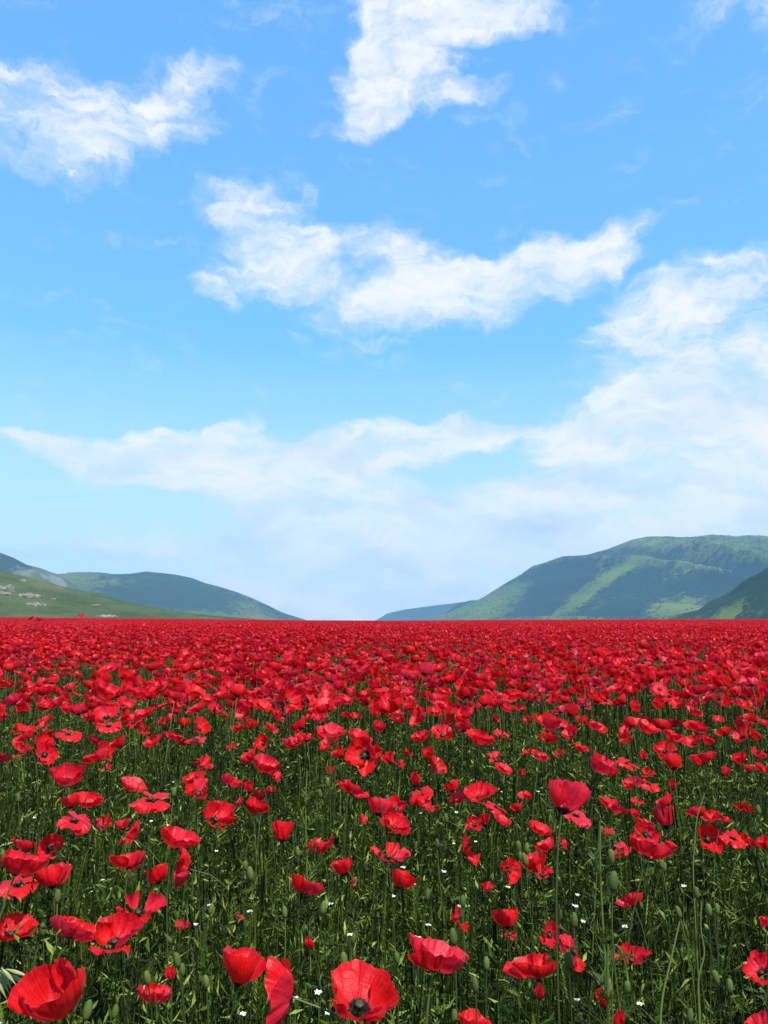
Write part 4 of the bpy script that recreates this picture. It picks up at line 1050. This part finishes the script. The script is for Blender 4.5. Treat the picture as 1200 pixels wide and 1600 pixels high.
def weeds(mb, r, n, rad, h0, h1):
    """divided poppy leaves: a rib with toothed leaflets"""
    for k in range(n):
        a = r.uniform(0, 6.28); q = rad * math.sqrt(r.random()); az = r.uniform(0, 6.28)
        b = np.array([q * math.cos(a), q * math.sin(a), r.uniform(h0 * .3, h1 * .75)]); L = r.uniform(.05, .11)
        d = np.array([math.cos(az), math.sin(az), r.uniform(.2, 1.0)]); d /= np.linalg.norm(d)
        s = np.cross(d, [0, 0, 1]); s /= np.linalg.norm(s); tt = r.uniform(.3, .85)
        for j in range(6):
            p = b + d * L * (j / 6) - np.array([0, 0, .25 * L * (j / 6)**2])
            for sg in (-1, 1):
                l = L * .32 * (1 - .5 * abs(j / 6 - .45)) * r.uniform(.3, 1.3); e = p + s * sg * l + d * l * .8 + np.array([0, 0, r.normal() * .004])
                w = d * .0032
                mb.add([p - w, p + w, e], [[0, 1, 2]], 0, tint=tt + r.uniform(-.1, .1))
        p2 = b + d * L; mb.add([b - s * .0012, b + s * .0012, p2 + s * .0008, p2 - s * .0008], [[0, 1, 2, 3]], 0, tint=tt)


def leaflets(mb, r, n, rad, h0, h1):
    """small loose leaves and stipules at all angles"""
    for k in range(n):
        a = r.uniform(0, 6.28); q = rad * math.sqrt(r.random()); p = np.array([q * math.cos(a), q * math.sin(a), h0 + (h1 - h0) * r.random()**.8])
        d = r.normal(size=3) + np.array([0, 0, .5]); d /= np.linalg.norm(d); s = np.cross(d, r.normal(size=3)); s /= np.linalg.norm(s); n2 = np.cross(d, s)
        L = r.uniform(.010, .034); w = r.uniform(.0012, .0034)
        mb.add([p, p + d * L * .45 + s * w, p + d * L + n2 * L * .25, p + d * L * .45 - s * w], [[0, 1, 2, 3]], 0, tint=r.uniform(.02, .96))


def clump(seed, near=True):
    r = np.random.default_rng(seed); mb = MB(); mb.smooth = False
    if near:
        blades(mb, r, 20, .15, .22, .47, .0020, .0046, (.05, .55), .05, .75)
        blades(mb, r, 26, .15, .10, .36, .0030, .0070, (.3, 1.1), .05, .85)
        stalks(mb, r, 15, .15, .28, .48, .05, .60, .22)
        weeds(mb, r, 16, .15, .14, .44)
        leaflets(mb, r, 190, .15, .12, .47)
    else:
        blades(mb, r, 50, .26, .25, .49, .004, .008, (.05, .5), .1, .8, 2)
        stalks(mb, r, 16, .26, .32, .52, .1, .7, 0)
        leaflets(mb, r, 60, .26, .2, .47)
    return mb.mesh('grass_clump', [M_GRASS])


def undergrowth():
    A = [clump(k) for k in range(12)]; B = [clump(50 + k, False) for k in range(8)]
    pos, pick = [], []
    for y0, y1, step, far in ((-.6, 7.0, .125, 0), (7.0, 27.0, .27, 1)):
        ys = np.arange(y0, y1, step)
        for y in ys:
            hw = .74 * max(y, 0) + 1.3
            x = np.arange(-hw, hw, step)
            pos.append(np.stack([x + rng.uniform(-.5, .5, len(x)) * step * 1.3, y + rng.uniform(-.5, .5, len(x)) * step * 1.3], 1))
            pick.append(rng.integers(0, 12, len(x)) if not far else 12 + rng.integers(0, 8, len(x)))
    pos = np.concatenate(pos); pick = np.concatenate(pick)
    keep = (np.hypot(pos[:, 0], pos[:, 1]) > .34) & ((pick >= 12) | (rng.random(len(pos)) > .06))
    pos, pick = pos[keep], pick[keep]
    n = len(pos)
    sc = .80 + .34 * fbm(pos[:, 0] * 1.6, pos[:, 1] * 1.6, 3) + rng.normal(0, .06, n)
    scatter('field_grass', A + B, np.stack([pos[:, 0], pos[:, 1], ground_z(pos[:, 0], pos[:, 1])], 1), np.stack([rng.normal(0, .05, n), rng.normal(0, .05, n), rng.uniform(0, 6.28, n)], 1), sc, pick,
            'dense green grass, cereal ears and weeds between the poppies', 'grass')
    return n


print('mid poppies', mid_poppies()); far_poppies(); print('grass clumps', undergrowth())

# ------------------------------------------------------------------ buds, daisies, ears that stand out singly


def near_mark(px, py):
    m = min(MARK, key=lambda g: (g['px'] - px)**2 + 1.5 * (g['py'] - py)**2)
    dx, dy = px - m['px'], (py - m['py']) * 1.2
    rel = ('right of' if dx > 0 else 'left of') if abs(dx) > 2 * abs(dy) else ('behind' if dy < 0 else 'in front of') if abs(dy) > 2 * abs(dx) else ('behind and ' if dy < 0 else 'below and ') + ('right of' if dx > 0 else 'left of')
    return m['short'], rel, math.hypot(dx, dy)


def labelled(items, fmt, cat, group):
    rows = sorted(((*near_mark(i['px'], i['py']), k) for k, i in enumerate(items)), key=lambda t: t[:3])
    cnt = {}
    for short, rel, d, k in rows:
        q = (items[k]['look'], short, rel); c = cnt.get(q, 0); cnt[q] = c + 1
        tag(items[k]['o'], fmt % (items[k]['look'], (NTH[c] if c else '') + rel, short), cat, group)


BUDS = [(955, 1338, 12, 1), (958, 1377, 17, 0), (897, 1437, 12, 0), (888, 1499, 14, 0), (950, 1543, 14, 0), (980, 1543, 11, 1), (1118, 1527, 12, 1), (1078, 1587, 11, 0), (810, 1323, 10, 1), (823, 1325, 9, 0), (820, 1343, 11, 0), (813, 1338, 8, 0),
        (708, 1463, 13, 0), (742, 1538, 12, 0), (537, 1500, 13, 0), (620, 1497, 9, 0), (552, 1467, 9, 0), (723, 1408, 10, 0), (668, 1398, 10, 0), (505, 1418, 11, 0), (445, 1425, 9, 0), (555, 1377, 8, 0), (710, 1588, 11, 0), (668, 1567, 9, 0), (760, 1505, 9, 0),
        (230, 1528, 12, 0), (277, 1500, 12, 0), (285, 1515, 10, 0), (137, 1578, 15, 0), (391, 1365, 12, 0), (383, 1353, 9, 1), (90, 1400, 11, 0), (67, 1452, 11, 0), (180, 1580, 10, 0), (322, 1534, 10, 0), (5, 1335, 9, 0), (28, 1246, 8, 0), (85, 1386, 8, 0),
        (500, 1240, 8, 0), (512, 1222, 8, 1), (272, 1238, 8, 0), (605, 1248, 7, 0), (697, 1278, 8, 0), (683, 1318, 8, 0), (1107, 1422, 11, 0), (1120, 1420, 9, 0), (1060, 1425, 10, 0), (1088, 1395, 10, 0), (868, 1258, 8, 0), (1140, 1540, 11, 0), (1038, 1355, 8, 0), (1185, 1265, 8, 0), (940, 1298, 8, 1), (1033, 1350, 8, 0), (465, 1330, 8, 0), (330, 1420, 9, 0)]


def bud_mesh(seed):
    r = np.random.default_rng(seed); mb = MB()
    t = np.linspace(0, math.pi, 11)
    lathe(mb, np.stack([np.maximum(np.sin(t), .02)**.85 * .0052 * (1 + .10 * np.cos(t)), (1 - np.cos(t)) * .0105], 1), 12, 0, .03, 2, tint=r.uniform(.3, .7))
    for k in range(70):                                   # bristles
        a = r.uniform(0, 6.28); q = r.uniform(.3, 2.8); n = np.array([math.sin(q) * math.cos(a), math.sin(q) * math.sin(a), -.3 * math.cos(q)])
        p = np.array([math.sin(q)**.85 * .0052 * math.cos(a), math.sin(q)**.85 * .0052 * math.sin(a), (1 - math.cos(q)) * .0105])
        s = np.array([-math.sin(a), math.cos(a), 0]) * .00013
        mb.add([p - s, p + s, p + n * .0022 + np.array([0, 0, .0005])], [[0, 1, 2]], 0, tint=.95)
    return mb.mesh('bud', [M_BUD])


BUDM = [bud_mesh(k) for k in range(5)]
bud_items = []
for k, (px, py, w, nod) in enumerate(BUDS):
    d = ray(px, py)
    z = random.uniform(.50, .58); Y = min((H_CAM - z) / -d.z, FOC * .011 / w * 1.15); z = H_CAM + d.z * Y
    s = max(.7, min(1.5, w * Y / FOC / .0120))
    head = Vector((d.x * Y, Y, z)); side = random.choice((-1, 1))
    base = Vector((head.x + random.gauss(0, .025), head.y + random.gauss(0, .02), 0)); base.z = float(ground_z(base.x, base.y))
    root = bpy.data.objects.new('poppy_bud', None); COL.objects.link(root); root.location = base
    loc = head - base
    ax = axis(random.uniform(165, 178) if nod else random.uniform(2, 16), random.uniform(0, 360))
    org = loc - ax * .0105 * s
    if nod:
        top = org + Vector((side * .012, 0, .034))
        p = np.concatenate([bez((0, 0, -.01), (0, 0, loc.z * .5), top + Vector((side * .012, 0, -.10)), top + Vector((side * .004, 0, 0)), 10), bez(top + Vector((side * .003, 0, .006)), top + Vector((-side * .004, 0, .012)), org + Vector((0, 0, .022)), org, 7)])
    else:
        p = bez((0, 0, -.01), (random.gauss(0, .02), 0, loc.z * .5), org - ax * .12, org, 11)
    mb = MB(); tube(mb, p, .0009 * max(1, s * .85), 6, tint=random.uniform(.1, .8))
    link('stem', mb.mesh('stem', [M_STEM]), root)
    link('bud', BUDM[k % 5], root, Matrix.Translation(org) @ ax.to_track_quat('Z', 'Y').to_matrix().to_4x4() @ Matrix.Scale(s, 4))
    bud_items.append(dict(o=root, px=px, py=py, look='nodding green bud' if nod else 'fat upright green bud' if w > 11 else 'slim upright green bud'))
labelled(bud_items, '%s, %s the %s', 'poppy bud', 'green poppy buds')

DAISIES = [(10, 1313), (373, 1402), (388, 1402), (162, 1391), (248, 1524), (4, 1590), (392, 1562), (195, 1369), (303, 1431), (140, 1336), (338, 1327), (225, 1335), (237, 1335), (417, 1412), (507, 1375), (540, 1404), (602, 1396), (659, 1358), (653, 1354), (669, 1375),
           (777, 1382), (743, 1403), (748, 1414), (658, 1458), (560, 1456), (647, 1444), (707, 1313), (728, 1307), (860, 1394), (875, 1417), (968, 1431), (1000, 1545), (888, 1563), (1027, 1376), (915, 1435), (33, 1243), (51, 1240), (72, 1242), (58, 1270), (276, 1221),
           (263, 1284), (277, 1284), (237, 1282), (480, 1176), (443, 1197), (460, 1185), (727, 1267), (737, 1268), (728, 1308), (780, 1231), (650, 1265), (973, 1180), (1140, 1174), (1165, 1182), (1010, 1263), (1130, 1260), (842, 1233), (478, 1545), (472, 1542), (513, 1570), (10, 1412), (335, 1590)]


def daisy_mesh(seed):
    r = np.random.default_rng(seed); mb = MB()
    for k in range(11):
        a = k / 11 * 6.283 + r.normal() * .08; c, s = math.cos(a), math.sin(a); L = .0062 * r.uniform(.85, 1.1); up = r.uniform(-.0005, .002)
        d = np.array([c, s, 0]); t = np.array([-s, c, 0])
        mb.add([d * .0012 - t * .0005, d * .0012 + t * .0005, d * L * .6 + t * .0015 + [0, 0, .0006], d * L + t * .0007 + [0, 0, up], d * L - t * .0007 + [0, 0, up], d * L * .6 - t * .0015 + [0, 0, .0006]], [[0, 1, 2, 5], [5, 2, 3, 4]], 0)
    lathe(mb, [(.0002, -.001), (.0018, 0), (.0016, .0012), (.0002, .0018)], 8, 1)
    return [mb]


def daisy_full(seed, h):
    r = np.random.default_rng(seed); mb = MB()
    for src in daisy_mesh(seed):
        for v, f, m in zip(src.v, src.f, src.m): pass
        k0 = 0
        for v, f, m in zip(src.v, src.f, src.m):
            mb.add(v + np.array([0, 0, h]), f - k0, int(m[0])); k0 += len(v)
    tube(mb, bez((r.normal() * .02, r.normal() * .02, 0), (0, 0, h * .4), (r.normal() * .01, r.normal() * .01, h * .7), (0, 0, h - .001), 6), .0006, 4, 2, tint=.6)
    return mb.mesh('daisy', [M_DAISY, M_YOLK, M_STEM])


DM = [daisy_full(k, .46) for k in range(6)]
d_items = []
for k, (px, py) in enumerate(DAISIES):
    d = ray(px, py); z = random.uniform(.43, .52); Y = (H_CAM - z) / -d.z
    o = link('daisy', DM[k % 6]); s = z / .46
    tl = Quaternion((0, 0, 1), random.uniform(0, 6.28))
    o.location = (d.x * Y, Y, float(ground_z(d.x * Y, Y)))
    o.rotation_euler = (random.uniform(.0, .10), random.gauss(0, .05), random.uniform(-.4, .4)); o.scale = (s * .72, s * .72, s)
    d_items.append(dict(o=o, px=px, py=py, look='small white daisy in the green'))
labelled(d_items, '%s, %s the %s', 'daisy', 'white daisies in the grass')

# ------------------------------------------------------------------ single tall plants in the foreground
def leafy_plant(px, ytop, ybot, D, label):
    d = ray(px, ytop); top = Vector((d.x * D, D, H_CAM + d.z * D))
    base = Vector((top.x + .02, D + .02, 0)); base.z = float(ground_z(base.x, base.y))
    root = bpy.data.objects.new('leafy_plant', None); COL.objects.link(root); root.location = base
    loc = top - base; r = np.random.default_rng(int(px))
    p = bez((0, 0, -.01), (0, 0, loc.z * .4), loc - Vector((.01, 0, .1)), loc, 14)
    mb = MB(); tube(mb, p, np.linspace(.0026, .0012, 14), 6, tint=.75); link('stem', mb.mesh('stem', [M_STEM]), root)
    for k in range(22):
        f = .30 + .68 * k / 22; c = Vector(p[int(f * 13)])
        mb = MB(); mb.smooth = False
        a = k * 2.4; L = .075 * (1.25 - f) + .014; q = np.array([math.cos(a), math.sin(a), 1.1]); q /= np.linalg.norm(q)
        s = np.cross(q, [0, 0, 1]); s /= np.linalg.norm(s); c = np.array(c)
        for j in range(9):
            b = c + q * L * (j / 9) - np.array([0, 0, .35 * L * (j / 9)**2])
            for sg in (-1, 1):
                l = L * .30 * (1 - .8 * abs(j / 9 - .4)) * r.uniform(.4, 1.4)
                e = b + s * sg * l * r.uniform(.5, 1) + q * l * r.uniform(.7, 1.6) + r.normal(size=3) * .002
                mb.add([b - q * .0016, b + q * .0016, e + q * .0006, e - q * .0008], [[0, 1, 2, 3]], 0, tint=r.uniform(.35, .75))
        e = c + q * L - np.array([0, 0, .35 * L]); mb.add([c - s * .0009, c + s * .0009, e + s * .0004, e - s * .0004], [[0, 1, 2, 3]], 0, tint=.75)
        link('leaf', mb.mesh('leaf', [M_GRASS]), root)
    tag(root, label, 'plant', 'leafy plants taller than the grass')


leafy_plant(480, 1205, 1330, 1.42, 'bright green feathery leaved plant left of the ruffled central poppy')
leafy_plant(938, 1290, 1500, 1.05, 'tall green leafy plant standing before the nodding buds on the right')
leafy_plant(950, 1475, 1600, .86, 'leafy plant low on the right, just left of the fading ragged poppy')

for pix, D, rad, lab in (([(1093, 1600), (1090, 1530), (1102, 1490), (1094, 1450), (1096, 1408)], .92, .0012, 'pale curly s shaped stem rising alone, lower right'),
                         ([(1082, 1360), (1085, 1320), (1088, 1280), (1101, 1240)], 1.28, .0013, 'straight yellowish grass stem leaning right, before the right edge row'),
                         ([(1030, 1600), (1036, 1550), (1048, 1500), (1062, 1440)], .85, .0015, 'thick light green stem slanting up, right of the fading ragged poppy')):
    pts = np.array([(lambda q: (q.x * D, D, H_CAM + q.z * D))(ray(*p)) for p in pix])
    low = np.array([[pts[0, 0], D, 0.0]])
    pts = np.concatenate([low, pts]); t = np.linspace(0, 1, len(pts)); tt = np.linspace(0, 1, 30)
    pts = np.stack([np.interp(tt, t, pts[:, c]) for c in range(3)], 1)
    for _ in range(3): pts[1:-1] = (pts[:-2] + 2 * pts[1:-1] + pts[2:]) / 4
    mb = MB(); tube(mb, pts, np.linspace(rad, rad * .6, 30), 6, tint=.95)
    tag(link('bare_stem', mb.mesh('bare_stem', [M_STEM])), lab, 'stem', 'bare stems above the grass')

root = bpy.data.objects.new('oat_stalk', None); COL.objects.link(root)
D = .78; q = ray(-14, 1500); root.location = (q.x * D, D, float(ground_z(q.x * D, D)))
P = lambda px, py, dd=D: np.array(ray(px, py) * dd) + np.array([0, 0, H_CAM]) - np.array(root.location)
mb = MB(); tube(mb, bez((0, 0, 0), (0, 0, .3), P(-30, 1510), P(6, 1512), 12), np.linspace(.0015, .0006, 12), 5, tint=.85); link('stem', mb.mesh('stem', [M_STEM]), root)
for k, (a, b) in enumerate((((2, 1512), (26, 1540)), ((0, 1516), (18, 1545)), ((-3, 1520), (14, 1552)), ((10, 1514), (48, 1527)), ((14, 1522), (46, 1541)), ((-8, 1528), (10, 1560)))):
    pa, pb = P(*a, D + .004 * k), P(*b, D + .004 * k); t = np.linspace(0, 1, 8)[:, None]
    mb = MB(); tube(mb, pa + (pb - pa) * t, [.0004, .0012, .0019, .0021, .0018, .0012, .0006, .0002], 6, tint=.92); tube(mb, [pb, pb + (pb - pa) * .25, pb + (pb - pa) * .5], [.0002, .00015, .0001], 3, tint=.8)
    link('spikelet', mb.mesh('spikelet', [M_STRAW]), root)
tag(root, 'yellow green oat stalk with hanging spikelets at the left edge, low down', 'oat stalk')

# ------------------------------------------------------------------ haze
m, w = new_mat('haze_air')
pv = w.n('ShaderNodeVolumePrincipled')
pv.inputs['Density Attribute'].default_value = ''
pv.inputs['Color'].default_value = (.38, .69, 1.0, 1)
pv.inputs['Density'].default_value = 0.00011
pv.inputs['Anisotropy'].default_value = 0.0
o = w.n('ShaderNodeOutputMaterial'); w.l(pv.outputs[0], o.inputs['Volume'])
mb = MB(); mb.smooth = False
X0, X1, Y0, Y1, Z0, Z1 = -6700, 6700, -6700, 6700, -14, 470
mb.add([(x, y, z) for z in (Z0, Z1) for y in (Y0, Y1) for x in (X0, X1)], [[0, 2, 3, 1], [4, 5, 7, 6], [0, 1, 5, 4], [2, 6, 7, 3], [0, 4, 6, 2], [1, 3, 7, 5]])
tag(link('haze', mb.mesh('haze', [m])), 'thin blue air between the camera and the mountains', 'haze', kind='stuff')
